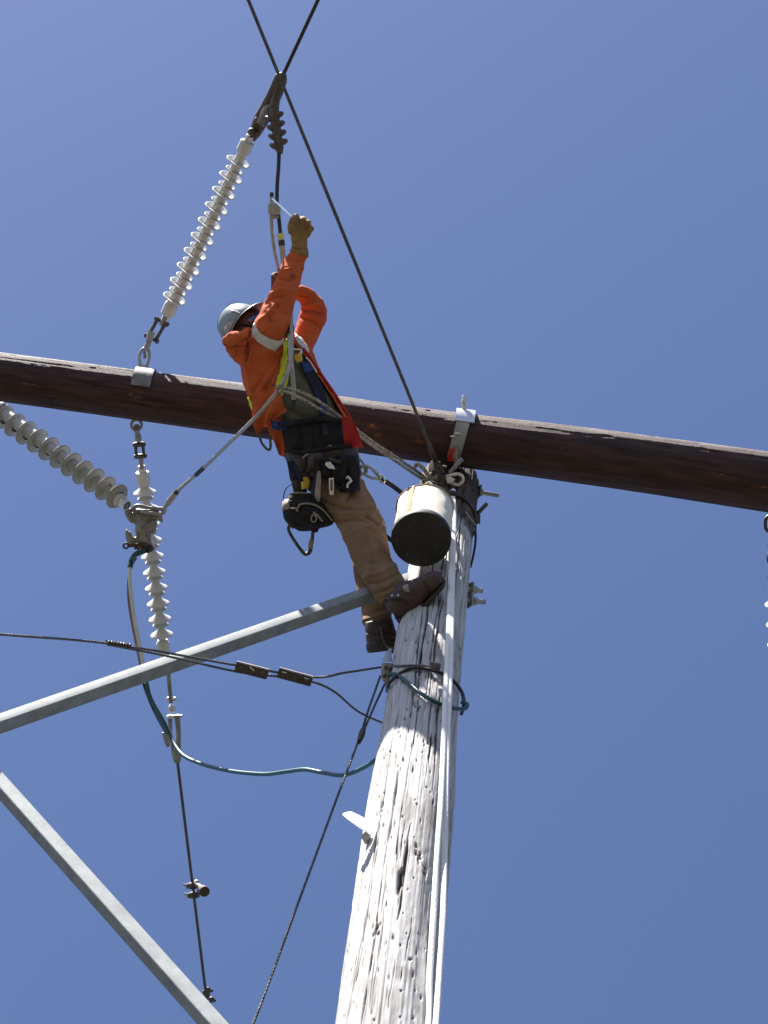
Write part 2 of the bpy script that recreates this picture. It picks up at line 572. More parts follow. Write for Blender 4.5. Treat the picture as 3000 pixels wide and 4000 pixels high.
ZB = zpix(4250)
LP = ZTOP - ZB
cr = []
for k in range(60):
    a = rng.random() * 6.283
    s0 = rng.random() * LP * 0.95 - 0.8
    cr.append((a, s0, s0 + 0.7 + rng.random() * 2.6, 0.0024 + rng.random() * 0.0026, 0.008 + rng.random() * 0.016))
for k in range(240):
    a = rng.random() * 6.283
    s0 = rng.random() * LP
    cr.append((a, s0, s0 + 0.06 + rng.random() * 0.45, 0.0017 + rng.random() * 0.0017, 0.004 + rng.random() * 0.008))
for k in range(9):
    a = rng.random() * 6.283
    s0 = rng.random() * LP
    cr.append((a, s0, s0 + 0.25 + rng.random() * 0.5, 0.005 + rng.random() * 0.004, 0.016 + rng.random() * 0.012))
cr.append((-0.42, zpix(3440) - ZB, zpix(3150) - ZB, 0.0075, 0.02))
cr.append((0.30, zpix(3120) - ZB, zpix(2990) - ZB, 0.006, 0.018))
cr.append((-0.05, zpix(3660) - ZB, zpix(3540) - ZB, 0.010, 0.022))
cr.append((-0.75, zpix(3980) - ZB, zpix(3540) - ZB, 0.004, 0.016))
nk = []
for _ in range(850):
    ws_ = 0.006 + rng.random() ** 2 * 0.026
    nk.append((rng.random() * 6.283, rng.random() * LP, ws_, 0.0016 + rng.random() ** 2 * 0.0030, 0.004 + rng.random() * 0.008))
for _ in range(40):           # ragged clusters round old knots
    a, s0 = rng.random() * 6.283, rng.random() * LP
    for q in range(7):
        nk.append((a + rng.normal(0, .05), s0 + rng.normal(0, .028), 0.004 + rng.random() * 0.014, 0.0018 + rng.random() * 0.004, 0.005 + rng.random() * 0.012))
pole = thing('utility_pole', (PX, PY, 0), 'tall weathered grey wooden utility pole standing under the log crossarm, full of cracks', 'utility pole')


def pole_c(s_):
    return (PX, PY, ZB + s_), (TOCAM.x, TOCAM.y, 0), (-TOCAM.y, TOCAM.x, 0)


me, ctr, S_, TH_, V_ = log_mesh('shaft', pole_c, lambda s_: pole_r(ZB + s_), LP, 1650, 460, cr, nk, 0.011)
st = me.attributes.new('brown_tone', 'FLOAT', 'POINT')
zz = V_[:, 2]
stv = np.clip((zz - (ZTOP - 0.85)) / 0.40, 0, 1)  # darker brown towards the pole top, plus random stain mottles
sn = (vnoise(1650, 460, 14, 9) * 0.6 + vnoise(1650, 460, 60, 40) * 0.4).reshape(-1)
stv = np.clip(stv * 2.0 * (0.55 + sn) - 0.15, 0, 1.0) + np.clip((sn - 0.62) * 2.6, 0, 0.4)
st.data.foreach_set('value', np.clip(stv, 0, 1).astype(np.float32))
me.materials.append(M['pole'])
o = bpy.data.objects.new('shaft', me)
place(o, ctr, pole)
low = MB().lathe((PX, PY, -0.5), (0, 0, 1), [(0, pole_r(0) + 0.01), (3, pole_r(2.5)), (ZB + 0.5, pole_r(ZB))], 48)
add('lower_shaft', low, M['pole'], pole)

# torn splinter on the left of the pole
sp = MB()
dsp = pole_hit(1462, 3240)
rows = []
for (x0, y0, x1, y1, b_) in ((1462, 3222, 1452, 3266, .0), (1448, 3212, 1430, 3250, -.006), (1424, 3196, 1404, 3236, -.012), (1398, 3182, 1378, 3216, -.010), (1372, 3171, 1356, 3200, -.004), (1362, 3172, 1346, 3190, .004), (1342, 3180, 1338, 3184, .012)):
    p, q = at(x0, y0, dsp + b_ - .01), at(x1, y1, dsp + b_ - .01)
    q2 = p - Vector((0, 0, 1)) * 0.0        # the flake stands upright, facing out from the pole
    tt = (p - CAM)
    dq = ray(x1, y1)
    k_ = ((p - CAM).dot(AN)) / dq.dot(AN) if False else None
    n_ = Vector((-0.25, -0.97, 0.1)).normalized()
    q = CAM + dq * ((p - CAM).dot(n_) / dq.dot(n_))
    rows.append([p.lerp(q, t) + n_ * (0.004 * math.sin(3.1 * t) + 0.002 * math.sin(9 * t)) for t in (0, .2, .4, .6, .8, 1)])
sp.sheet(rows, 0.004)
add('wood_splinter', sp, M['splinter'], pole, 'pale torn sliver of wood sticking out to the left')
sp = MB().tube([at(1440, 3248, pole_hit(1462, 3262)), at(1428, 3272, pole_hit(1462, 3262) + .0), at(1430, 3296, pole_hit(1462, 3270))], [0.012, 0.02, 0.004], 7)
add('wood_splinter', sp, M['pole'], pole)


def bolt(parent, p, q, r=0.011, nut_at=0.3, nut_r=0.022, washer=True, m='galv'):
    p, q = Vector(p), Vector(q)
    ax = (q - p).normalized()
    L = (q - p).length
    b = add('through_bolt', MB().lathe(p - ax * 0.02, ax, [(0, r), (L + 0.016, r), (L + 0.02, r * 0.75)], 12), M[m], parent)
    h = 0.018
    add('nut', MB().lathe(p + ax * (L * nut_at), ax, [(0, nut_r * .92), (0.003, nut_r), (h - 0.003, nut_r), (h, nut_r * .92)], 6), M[m], b)
    if washer:
        a = ax.orthogonal().normalized()
        add('washer', MB().box(p + ax * 0.004, a * nut_r * 1.5, ax.cross(a) * nut_r * 1.5, ax * 0.004), M[m], b)
    return b


def rim_pt(py, extra=0.0, ang=1.35):
    return pole_pt(zpix(py), ang, extra)


def silhouette(py, px, push=0.0):
    dd = proj((PX, PY, zpix(py)))[2]
    return at(px, py, dd)


for (x0, y0, x1, y1, na, big) in ((1868, 1922, 1948, 1936, 0.05, 0), (1836, 2302, 1884, 2308, 0.25, 1), (1834, 2345, 1896, 2352, 0.25, 1)):
    dd = proj((PX, PY, zpix(y0)))[2]
    bolt(pole, at(x0, y0, dd), at(x1, y1, dd + 0.03), 0.0115 if not big else 0.013, na, 0.021, True)
# hook, bands and staples near the top of the pole
dd = proj((PX, PY, zpix(2000)))[2]
hk = MB().tube(spline([at(1850, 2030, dd), at(1868, 2005, dd - .03), at(1885, 1985, dd - .03), at(1902, 1968, dd - .02)], 5), 0.0105, 10)
add('bent_hook', hk, M['dark_steel'], pole)


def band(parent, name, zc, tilt, wdt, m, thick=0.006, ang0=-math.pi, ang1=math.pi):
    R1 = []
    N = 56
    for i in range(N + 1):
        a = ang0 + (ang1 - ang0) * i / N
        z_ = zc + tilt * math.cos(a - 0.9)
        rad = [(0, -wdt), (thick, -wdt), (thick, wdt), (0, wdt)]
        R1.append([pole_pt(z_ + h, a, e + 0.004) for e, h in rad])
    b = MB()
    b.rings(R1, True)
    return add(name, b, M[m], parent)


zb = zpix(2040)
band(pole, 'band_strap', zb, 0.02, 0.02, 'dark_steel')
for i in range(2):
    c = at(1820 + 10 * i, 2000 + 12 * i, pole_hit(1820, 2010, 0.004))
    add('staple', MB().tube([c, c + RGT * 0.004 - FWD * 0.02 - UPV * 0.01, c + RGT * 0.03 - FWD * 0.02 - UPV * 0.045, c + RGT * 0.034 - UPV * .05], 0.004, 7), M['galv'], pole)
lw = MB().tube(spline([at(1856, 2050, dd - 0.03), at(1858, 2105, dd - .1), at(1851, 2160, dd - .18), at(1838, 2215, dd - .28)], 6), 0.006, 8)
add('tie_wire', lw, M['black_wire'], pole)
lugp = at(1862, 2020, dd)
add('band_lug', MB().box(lugp, RGT * 0.018, UPV * 0.035, FWD * 0.02, 0.004), M['dark_steel'], pole)

# ------------------------------------------------------------------ log crossarm
A0 = AL - AU * 1.2
A1 = AQ + AU * 2.6
LA = (A1 - A0).length
tL = (AL - A0).length
tR = tL + (AQ - AL).length * 3000 / max(proj(AQ)[0], 1)
rL = 194 / 2 * proj(AL)[2] / F
rR = 229 / 2 * proj(A0 + AU * tR)[2] / F
arm = thing('crossarm', AQ, 'dark brown creosoted round log crossarm lying across the top of the pole', 'crossarm')
cr = [(rng.random() * 6.283, s0, s0 + 0.4 + rng.random() * 1.6, 0.0016 + rng.random() * 0.0016, 0.005 + rng.random() * 0.007) for s0 in rng.random(46) * LA]
nk = [(rng.random() * 6.283, rng.random() * LA, 0.01 + rng.random() * 0.02, 0.003 + rng.random() * 0.004, 0.003 + rng.random() * 0.005) for _ in range(240)]


def arm_c(s_):
    p = A0 + AU * s_
    return (p.x, p.y, p.z), (AN.x, AN.y, 0), (0, 0, 1)


def arm_r(s_):
    return rL + (rR - rL) * (s_ - tL) / (tR - tL)


NZ, NT = 620, 150
me, ctr, S_, TH_, V_ = log_mesh('log', arm_c, arm_r, LA, NZ, NT, cr, nk, 0.0075)
# bleached upper side with the sunlit strip painted in paler, worn through in places
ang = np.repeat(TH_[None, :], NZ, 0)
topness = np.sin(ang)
lit_top = np.clip((topness + 0.26 + (vnoise(NZ, NT, 50, 22) - 0.5) * 0.5 + (vnoise(NZ, NT, 26, 110) - 0.5) * 0.5) / 0.6, 0, 1)
lit_top *= np.clip(1.05 - 0.55 * (S_ - tL) / (tR - tL), 0.4, 1.0)[:, None]
lit_top *= 0.4 + 0.6 * vnoise(NZ, NT, 40, 60)
b_ = me.attributes.new('lit_bleach', 'FLOAT', 'POINT')
b_.data.foreach_set('value', lit_top.reshape(-1).astype(np.float32))
# orange scrapes where climbers chipped the treated skin
sc_ = np.zeros(NZ * NT)
VP_ = np.array([proj(v)[:2] for v in V_[::1]])
front = (V_ - np.repeat(np.array([arm_c(s_)[0] for s_ in S_]), NT, 0)) @ np.array(-FWD) > 0
for (x, y, hw, hh, k) in ((100, 1500, 42, 4, 1), (535, 1545, 30, 22, .5), (1455, 1660, 22, 14, .8), (1480, 1700, 16, 7, .6), (2805, 1852, 20, 6, .9), (2965, 1902, 32, 8, 1), (515, 1540, 5, 25, .6), (1840, 1760, 7, 5, .6), (2190, 1752, 6, 5, .5), (1640, 1720, 20, 14, .35)):
    e = ((VP_[:, 0] - x) / hw) ** 2 + ((VP_[:, 1] - y - 0.14 * (VP_[:, 0] - x)) / hh) ** 2
    sc_ = np.maximum(sc_, np.clip(1.3 - e, 0, 1) * k * front)
sc_ *= np.clip((vnoise(NZ, NT, 260, 75).reshape(-1) - 0.48) * 6, 0, 1)
s_at = me.attributes.new('scar', 'FLOAT', 'POINT')
s_at.data.foreach_set('value', sc_.astype(np.float32))
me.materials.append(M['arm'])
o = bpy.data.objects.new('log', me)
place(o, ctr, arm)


def arm_pt(px, ang, extra=0.0):
    """on the log's surface at photo column px of its axis; ang 0 faces camera, + upward"""
    lo, hi = 0.0, LA
    for _ in range(50):
        m_ = (lo + hi) / 2
        if proj(A0 + AU * m_)[0] < px:
            lo = m_
        else:
            hi = m_
    r = arm_r(lo) + extra
    return A0 + AU * lo + AN * math.cos(ang) * r + Vector((0, 0, 1)) * math.sin(ang) * r


def arm_strap(px, half, a0, a1, thick, name, m, parent=arm, n=16):
    R1 = []
    for i in range(n + 1):
        a = a0 + (a1 - a0) * i / n
        R1.append([arm_pt(px, a, e) + AU * h for e, h in ((0.005, -half), (0.005 + thick, -half), (0.005 + thick, half), (0.005, half))])
    return add(name, MB().rings(R1, True), M[m], parent)


# galvanised collar that carries the upper string
arm_strap(556, 0.05, math.radians(-48), math.radians(120), 0.012, 'collar_strap', 'collar')
# saddle bracket over the pole
sad = arm_strap(1804, 0.05, math.radians(-32), math.radians(100), 0.014, 'saddle_plate', 'bright')
R1 = []
for i in range(9):
    a = math.radians(-30) + math.radians(-78) * i / 8
    R1.append([arm_pt(1800 - i * 2.5, a, e) + AU * h for e, h in ((0.006, -0.034), (0.014, -0.034), (0.014, 0.034), (0.006, 0.034))])
add('strap_tongue', MB().rings(R1, True), M['galv'], sad)
c = at(1812, 1602, proj(arm_pt(1804, 0.4))[2] - 0.03)
axb = (at(1813, 1544, proj(arm_pt(1804, 0.4))[2] - 0.02) - c)
bolt(arm, c, c + axb, 0.0115, 0.42, 0.017, False, 'bright')
for (x, y, hw) in ((1787, 1694, .013), (1768, 1705, .012)):
    c = arm_pt(x + 6, math.radians(-55), 0.02)
    c = at(x, y, proj(c)[2])
    add('strap_tab', MB().box(c, RGT * hw, UPV * 0.005 + RGT * .001, FWD * 0.012, 0.002), M['bright'], sad)
rt = []
for i in range(6):
    y = 1752 + i * 10
    dpt = proj(arm_pt(1790, math.radians(-85 - i * 6), 0.012))[2]
    rt.append([at(x - i * 1.6, y, dpt) for x in (1756, 1768, 1780, 1796)])
add('red_tape', MB().sheet(rt, 0.004), M['redtape'], arm)
dz = proj(arm_pt(1790, math.radians(-95), 0.03))[2] - 0.03
add('tie_rod', MB().tube([at(1784, 1738, dz - 0.02), at(1778, 1830, dz + .02)], 0.008, 10), M['dull'], arm)
add('tie_rod', MB().tube([at(1757, 1846, dz - .02), at(1804, 1793, dz - .05)], [0.010, 0.012], 10), M['galv'], arm)
# eye under the arm for the lower string
eye_c = at(533, 1660, proj(arm_pt(533, math.radians(-150)))[2])
N = 22
ring = [eye_c + (RGT * math.cos(2 * math.pi * k / N) + UPV * math.sin(2 * math.pi * k / N)) * 0.027 for k in range(N)]
add('eye_nut', MB().tube(ring, 0.0075, 8, False, True), M['dull'], arm)

# ------------------------------------------------------------------ steel braces
def brace(p, q, hf, hb, label, off=0.0):
    """rectangular steel tube from p to q; front face hf tall, bottom face hb wide"""
    ax = (q - p).normalized()
    nf = (AN - ax * AN.dot(ax)).normalized()
    nb = ax.cross(nf).normalized()
    if nb.z < 0:
        nb = -nb
    mb_ = MB()
    cs = []
    rr = 0.007
    for sx, sy in ((-1, -1), (1, -1), (1, 1), (-1, 1)):
        for k in range(4):
            a = math.atan2(sy, sx) - math.pi / 4 + k * math.pi / 6
            cs.append((sx * (hb / 2 - rr) + rr * math.cos(a), sy * (hf / 2 - rr) + rr * math.sin(a)))
    n = 60
    R = []
    for i in range(n + 1):
        c = p.lerp(q, i / n)
        R.append([c + nf * x + nb * y for x, y in cs])
    mb_.rings(R, True)
    return add('steel_brace', mb_, M['brace'], None, label, 'brace', 'galvanised steel cross braces', ang=50)


bu0, bu1 = hplane(1600, 2268, 0.06), hplane(-420, 2974, 0.06)
bu1 = bu0 + (bu1 - bu0) * 2.2
brace(bu1, bu0, 0.062, 0.058, 'galvanised steel brace running from the left edge up behind the worker\'s legs')
bl0, bl1 = hplane(-480, 2528, 0.26), hplane(1010, 4200, 0.26)
bl0, bl1 = bl1 + (bl0 - bl1) * 1.8, bl0 + (bl1 - bl0) * 1.5
brace(bl0, bl1, 0.058, 0.054, 'thick galvanised steel brace slanting down across the bottom left corner')
print('AN.sun', AN.dot(SUN), AN, 'brace depths', [proj(hplane(x, y, .06))[2] for x, y in ((0,2827),(700,2580),(1000,2480))], proj(hplane(1440, 2360, 0.06)), proj(hplane(500, 3500, .2)), proj(hplane(600, 2600, .06)))


# ------------------------------------------------------------------ insulators
def shed_mesh(name, R, r0, droop, thick=0.006, n=36):
    """umbrella shed, skirt falling towards +Z"""
    prof = [(-0.012, r0), (-0.006, r0 * 1.12), (0.0, r0 * 1.35)]
    for k in range(1, 7):
        t = k / 6
        prof.append((droop * t ** 0.9, r0 * 1.35 + (R - r0 * 1.35) * t))
    prof += [(droop + thick * 0.6, R + 0.001), (droop + thick, R - 0.002)]
    for k in range(5, 0, -1):
        t = k / 6
        prof.append((droop * t ** 0.9 + thick, r0 * 1.2 + (R - r0 * 1.35) * t))
    prof += [(thick + 0.008, r0 * 1.1), (thick + 0.014, r0)]
    me = MB().lathe((0, 0, 0), (0, 0, 1), prof, n, False).mesh(name)
    smooth_mesh(me, 60)
    return me


def put_mesh(name, me, m, pos, ax, parent):
    if not me.materials:
        me.materials.append(m)
    o = bpy.data.objects.new(name, me)
    COL.objects.link(o)
    q = Vector(ax).to_track_quat('Z', 'Y')
    o.parent = parent
    o.matrix_local = Matrix.Translation(Vector(pos) - WLOC[parent.name]) @ q.to_matrix().to_4x4()
    WLOC[o.name] = Vector(pos)
    return o


SHED_BIG = shed_mesh('large_shed', 0.062, 0.019, 0.026, 0.005)
SHED_BIG_FLAT = shed_mesh('large_shed', 0.063, 0.017, 0.011, 0.005)
SHED_SMALL_FLAT = shed_mesh('small_shed', 0.046, 0.017, 0.008, 0.005)
SHED_SMALL = shed_mesh('small_shed', 0.044, 0.019, 0.013, 0.005)


def link(parent, name, c, ax, side, L, wd, r, m):
    """stadium shaped chain link / shackle lying in the plane (ax, side)"""
    ax, side = Vector(ax).normalized(), Vector(side).normalized()
    pts = []
    for k in range(9):
        a = math.pi * k / 8
        pts.append(c + ax * (L / 2 - wd / 2) + (side * math.cos(a) + ax * math.sin(a)) * wd / 2)
    for k in range(9):
        a = math.pi + math.pi * k / 8
        pts.append(c - ax * (L / 2 - wd / 2) + (side * math.cos(a) + ax * math.sin(a)) * wd / 2)
    return add(name, MB().tube(pts, r, 8, False, True), M[m], parent)


def strain_string(A, B, first, nbig, cap0, cap1, label, core=0.0205, big=SHED_BIG, small=SHED_SMALL):
    """polymer string from A (crossarm side) to B (conductor side)"""
    A, B = Vector(A), Vector(B)
    ax = (B - A).normalized()
    L = (B - A).length
    t = thing('strain_insulator', A, label, 'insulator', 'grey polymer strain insulators')
    add('core', MB().lathe(A, ax, [(0.01, core), (L - 0.01, core)], 20), M['silicone'], t)
    step = (L - cap0 - cap1 - 0.02) / (nbig - 0.5 + 0.02)
    for k in range(nbig):
        put_mesh('large_shed', big, M['silicone'], A + ax * (cap0 + 0.008 + step * k), ax, t)
        if k < nbig - 1 or first:
            put_mesh('small_shed', small, M['silicone'], A + ax * (cap0 + 0.008 + step * (k + 0.5)), ax, t)
    for p, s_, cp in ((A, 1, cap0), (B, -1, cap1)):
        a = ax * s_
        add('end_cap', MB().lathe(p, a, [(0, 0.030), (0.004, 0.037), (cp * 0.78, 0.037), (cp * 0.84, 0.033), (cp, 0.028)], 26), M['silicone'], t)
        add('ferrule', MB().lathe(p - a * 0.035, a, [(0, 0.016), (0.003, 0.021), (0.035, 0.021)], 20), M['bright'], t)
    return t, ax


# upper string, reaching from the collar towards the conductor that passes over the camera
uA, uB = at(652, 1230, 12.22), at(968, 552, 11.72)
ins_u, axu = strain_string(uA, uB, False, 10, 0.085, 0.075, 'pale polymer insulator string slanting up from the crossarm to the brown clamp', 0.0255, SHED_BIG_FLAT, SHED_SMALL_FLAT)
SA = axu.cross(FWD).normalized()
c0 = arm_pt(556, math.radians(10), 0.02)
c0 = at(562, 1446, 12.12)
add('anchor_shackle', MB().tube(spline([at(550, 1440, 12.13), at(544, 1395, 12.13), at(556, 1366, 12.13), at(575, 1362, 12.13), at(584, 1388, 12.13), at(572, 1436, 12.13)], 6), 0.0085, 9), M['galv'], ins_u)
add('anchor_stud', MB().tube([at(560, 1450, 12.12), at(563, 1425, 12.12)], 0.013, 10), M['galv'], ins_u)
add('oval_eye', MB().tube(spline([at(566, 1400, 12.12), at(565, 1368, 12.12), at(575, 1352, 12.12), at(590, 1310, 12.12)], 6), [0.009, 0.008, 0.016, 0.014], 10), M['dull'], ins_u)
add('ball_clevis', MB().tube([at(582, 1330, 12.12), at(592, 1295, 12.12)], [0.019, 0.021], 12), M['galv'], ins_u)
ax2 = (at(635, 1250, 12.2) - at(592, 1325, 12.15)).normalized()
for s_ in (-1, 1):
    p = at(592, 1322, 12.15) + SA * s_ * 0.022
    q = at(632, 1252, 12.2) + SA * s_ * 0.024
    add('clevis_strap', MB().tube([p, p.lerp(q, .5), q], [0.012, 0.010, 0.012], 8), M['dark_steel'], ins_u)
for (x, y) in ((592, 1322), (632, 1256)):
    p = at(x, y, 12.15 if y > 1300 else 12.2)
    add('clevis_pin', MB().lathe(p - SA * 0.042, SA, [(0, .011), (.012, .014), (.014, .009), (.07, .009), (.072, .014), (.084, .011)], 10), M['dark_steel'], ins_u)
add('tongue', MB().tube([at(628, 1268, 12.19), at(642, 1240, 12.21), uA], [0.010, 0.012, 0.018], 10), M['dull'], ins_u)

# lower string, going away from the camera side
lA, lB = at(556, 1842, 12.38), at(640, 2546, 12.74)
ins_l, axl = strain_string(lA, lB, False, 10, 0.085, 0.07, 'pale polymer insulator string hanging below the crossarm and passing behind the brace')
SB = axl.cross(FWD).normalized()
add('eye_link', MB().tube(spline([at(534, 1668, proj(eye_c)[2] + .02), at(535, 1690, 12.26), at(540, 1718, 12.31)], 5), [0.017, 0.016, 0.013, 0.020], 12), M['dull'], ins_l)
add('ball_clevis', MB().tube([at(538, 1692, 12.31), at(541, 1722, 12.31)], 0.0165, 12), M['galv'], ins_l)
for s_ in (-1, 1):
    p, q = at(543, 1732, 12.32) + SB * s_ * 0.02, at(548, 1790, 12.33) + SB * s_ * 0.02
    add('clevis_strap', MB().tube([p, p.lerp(q, .5), q], [0.012, 0.008, 0.011], 8), M['dark_steel'], ins_l)
for (x, y) in ((544, 1736), (549, 1782)):
    p = at(x, y, 12.32)
    add('clevis_pin', MB().lathe(p - SB * 0.034, SB, [(0, .010), (.01, .014), (.058, .014), (.068, .010)], 10), M['dark_steel'], ins_l)
add('tongue', MB().tube([at(549, 1778, 12.33), at(552, 1815, 12.35), lA], [0.013, 0.012, 0.017], 10), M['dull'], ins_l)

# sturdier insulator from the left edge
pA, pB = at(-120, 1514, 12.75), at(487, 1968, 12.0)
axp = (pB - pA).normalized()
post = thing('post_insulator', pA, 'stout grey insulator with even round sheds entering from the left edge under the crossarm', 'insulator')
Lp = (pB - pA).length
add('core', MB().lathe(pA, axp, [(0, 0.034), (Lp - 0.05, 0.034)], 24), M['porcelain'], post)
prof = [(-0.026, 0.034), (-0.014, 0.040), (-0.005, 0.057), (0.0, 0.068), (0.004, 0.0715), (0.009, 0.068), (0.010, 0.055), (0.013, 0.042), (0.02, 0.034)]
SHED_P = MB().lathe((0, 0, 0), (0, 0, 1), prof, 36, False).mesh('post_shed')
smooth_mesh(SHED_P, 60)
for k in range(12):
    u = k - 1.7
    p = at(43 + 44.3 * u, 1650 + 30.9 * u, 12.55 - 0.0548 * u)
    put_mesh('shed', SHED_P, M['porcelain'], p, axp, post)
add('end_collar', MB().lathe(pB - axp * 0.055, axp, [(0, .03), (0.006, 0.037), (0.028, 0.037), (0.03, 0.033)], 26), M['silicone'], post)
add('ferrule', MB().lathe(pB - axp * 0.03, axp, [(0, 0.029), (0.05, 0.029), (0.05, 0.025), (0.02, 0.024)], 24), M['bright'], post)
add('end_collar', MB().lathe(at(0, 1592, 12.6) - axp * 0.06, axp, [(0, .036), (0.005, 0.045), (0.085, 0.045), (0.09, 0.04)], 26), M['bright'], post)

# string that just touches the right edge
ins_r, axr = strain_string(at(3029, 2285, 12.2), at(3068, 2900, 12.5), False, 7, 0.075, 0.07, 'white insulator string cut off by the right edge of the picture')
link(ins_r, 'anchor_shackle', at(3012, 2046, 12.0), UPV, RGT, 0.085, 0.06, 0.009, 'dark_steel')
for (y, r) in ((2130, .02), (2180, .026), (2250, .02)):
    add('chain_lug', MB().ell(at(3013, y, 12.05), RGT * r, UPV * r * 1.5, FWD * r), M['dark_steel'], ins_r)
add('link_bar', MB().tube([at(3012, 2080, 12.02), at(3020, 2290, 12.15)], 0.011, 8), M['dark_steel'], ins_r)


# ------------------------------------------------------------------ wires
def strand(name, path, r, m, label, cat, group=None, k=4, pitch=0.11, parent=None):
    path = [Vector(p) for p in path]
    # resample
    seg = [0]
    for a, b in zip(path, path[1:]):
        seg.append(seg[-1] + (b - a).length)
    n = max(8, int(seg[-1] / (pitch / 9)))
    S = np.linspace(0, seg[-1], n)
    P = [np.interp(S, seg, [p[i] for p in path]) for i in range(3)]
    P = [Vector((P[0][i], P[1][i], P[2][i])) for i in range(n)]
    fr = frames(P)
    mb_ = MB()
    for q in range(k):
        pts = []
        for i in range(n):
            a = 2 * math.pi * (S[i] / pitch + q / k)
            pts.append(P[i] + (fr[i][1] * math.cos(a) + fr[i][2] * math.sin(a)) * r * 0.52)
        mb_.tube(pts, r * 0.56, 6)
    return add(name, mb_, M[m], parent, label, cat, group)


# overhead conductor and its clamp
t_ = thing('dead_end_clamp', at(985, 540, 11.7), 'brown bolted dead-end clamp at the top of the slanting insulator string', 'clamp')
mb_ = MB().loft([(970, 543, 994, 553, 11.73, .014), (976, 506, 1016, 530, 11.72, .024), (992, 456, 1042, 490, 11.7, .032), (1012, 420, 1066, 450, 11.68, .034), (1044, 360, 1096, 390, 11.64, .034), (1068, 305, 1116, 335, 11.61, .036), (1078, 288, 1121, 312, 11.6, .034), (1096, 282, 1119, 292, 11.6, .022)], 20)
add('clamp_body', mb_, M['bronze'], t_)
for (x, y, r) in ((983, 515, .021), (1005, 526, .015), (1006, 468, .017), (1030, 474, .014)):
    add('clamp_bolt', MB().ell(at(x, y, 11.68), RGT * r, UPV * r, FWD * r, 12, 8), M['bronze'], t_)
add('keeper', MB().loft([(1002, 478, 1030, 496, 11.66, .012), (1028, 420, 1050, 432, 11.64, .016), (1052, 408, 1080, 412, 11.63, .01)], 14), M['dull'], t_)
add('clevis_link', MB().tube([at(982, 532, 11.72), at(972, 560, 11.74)], 0.0115, 10), M['dark_steel'], t_)
add('lower_arm', MB().loft([(1082, 325, 1106, 340, 11.6, .024), (1056, 395, 1092, 404, 11.62, .026), (1048, 440, 1090, 440, 11.62, .028)], 16), M['bronze'], t_)
p2 = at(1110, 284, 11.6)
q2 = at(1242, 0, 11.46)
cw = [at(1100, 300, 11.61), p2, q2, q2 + (q2 - p2) * 6 + Vector((0, 0, 0.15))]
add('conductor_wire', MB().tube(cw, 0.0100, 12), M['black_wire'], None, 'black conductor rising from the brown clamp to the top edge', 'wire')
# spiral rubber cover around the jumper
t_ = thing('jumper_wire', at(1090, 420, 11.6), 'black jumper wire with a lobed cover hanging from the brown clamp to the worker', 'wire')
pa, pb = at(1068, 430, 11.6), at(1094, 600, 11.56)
axj = (pb - pa).normalized()
add('lobed_cover', MB().lathe(pa, axj, [(0, 0.02), (0.02, 0.026), ((pb - pa).length - 0.025, 0.022), ((pb - pa).length, 0.014)], 16), M['bronze'], t_)
n1 = axj.orthogonal().normalized()
n2 = axj.cross(n1)
for k in range(8):
    f = 0.12 + 0.105 * k
    s_ = 1 if k % 2 == 0 else -1
    c = pa.lerp(pb, f)
    side = (RGT * s_ - axj * 0.15).normalized()
    add('cover_lobe', MB().ell(c + side * 0.024, side * 0.025, axj * 0.0175 - side * .007, FWD * 0.028, 14, 10), M['bronze'], t_)
jp = spline([at(1090, 585, 11.56), at(1088, 650, 11.55), at(1083, 720, 11.54), at(1082, 790, 11.52), at(1090, 860, 11.5), at(1096, 920, 11.48)], 6)
add('wire_core', MB().tube(jp, 0.0100, 10), M['black_wire'], t_)
# stripped grey run of the jumper behind the arm, to the chest
j2 = [at(1097, 918, 11.48), at(1104, 990, 11.46), at(1116, 1080, 11.42), at(1132, 1200, 11.32), at(1134, 1280, 11.16), at(1132, 1330, 11.06), at(1138, 1420, 11.0), at(1146, 1500, 10.98), at(1147, 1562, 10.98)]
add('grey_sleeve', MB().tube(spline(j2, 6), [0.014, 0.015, 0.015, 0.0145, 0.014, 0.012, .0115, .011], 12), M['clear'], t_)
add('flared_ferrule', MB().lathe(at(1096, 918, 11.48), at(1100, 950, 11.47) - at(1096, 918, 11.48), [(-.002, .022), (0.004, .0215), (.02, .016), (.03, .0155)], 18), M['lime_ferrule'], t_)
add('dark_band', MB().lathe(at(1099, 940, 11.47), at(1103, 980, 11.46) - at(1099, 940, 11.47), [(0, .0165), (.026, .0165)], 16), M['rust'], t_)
add('tape_wrap', MB().lathe(at(1134, 1276, 11.165), at(1133, 1316, 11.08) - at(1134, 1276, 11.165), [(0, .018), (.004, .0195), (.085, .0195), (.09, .018)], 18), M['tape'], t_)
add('end_plug', MB().tube([at(1147, 1556, 10.98), at(1144, 1600, 10.99)], [0.0105, 0.009], 10), M['tape'], t_)

# parallel clamp at the worker's hand
t_ = thing('ground_clamp', at(1072, 830, 11.48), 'small grey block clamp gripping the black jumper above the raised glove', 'clamp')
add('clamp_block', MB().box(at(1072, 818, 11.49), RGT * 0.031 - UPV * .002, UPV * 0.027, FWD * 0.022, 0.005), M['clear'], t_)
add('clamp_post', MB().tube([at(1062, 800, 11.49), at(1061, 765, 11.49)], [0.0115, 0.010], 12), M['clear'], t_)
add('post_tip', MB().tube([at(1061, 768, 11.49), at(1061, 752, 11.49)], [0.011, 0.009], 10), M['tape'], t_)
add('crosspiece', MB().box(at(1074, 848, 11.49), RGT * 0.02, UPV * 0.008, FWD * 0.012, 0.002), M['dull'], t_)

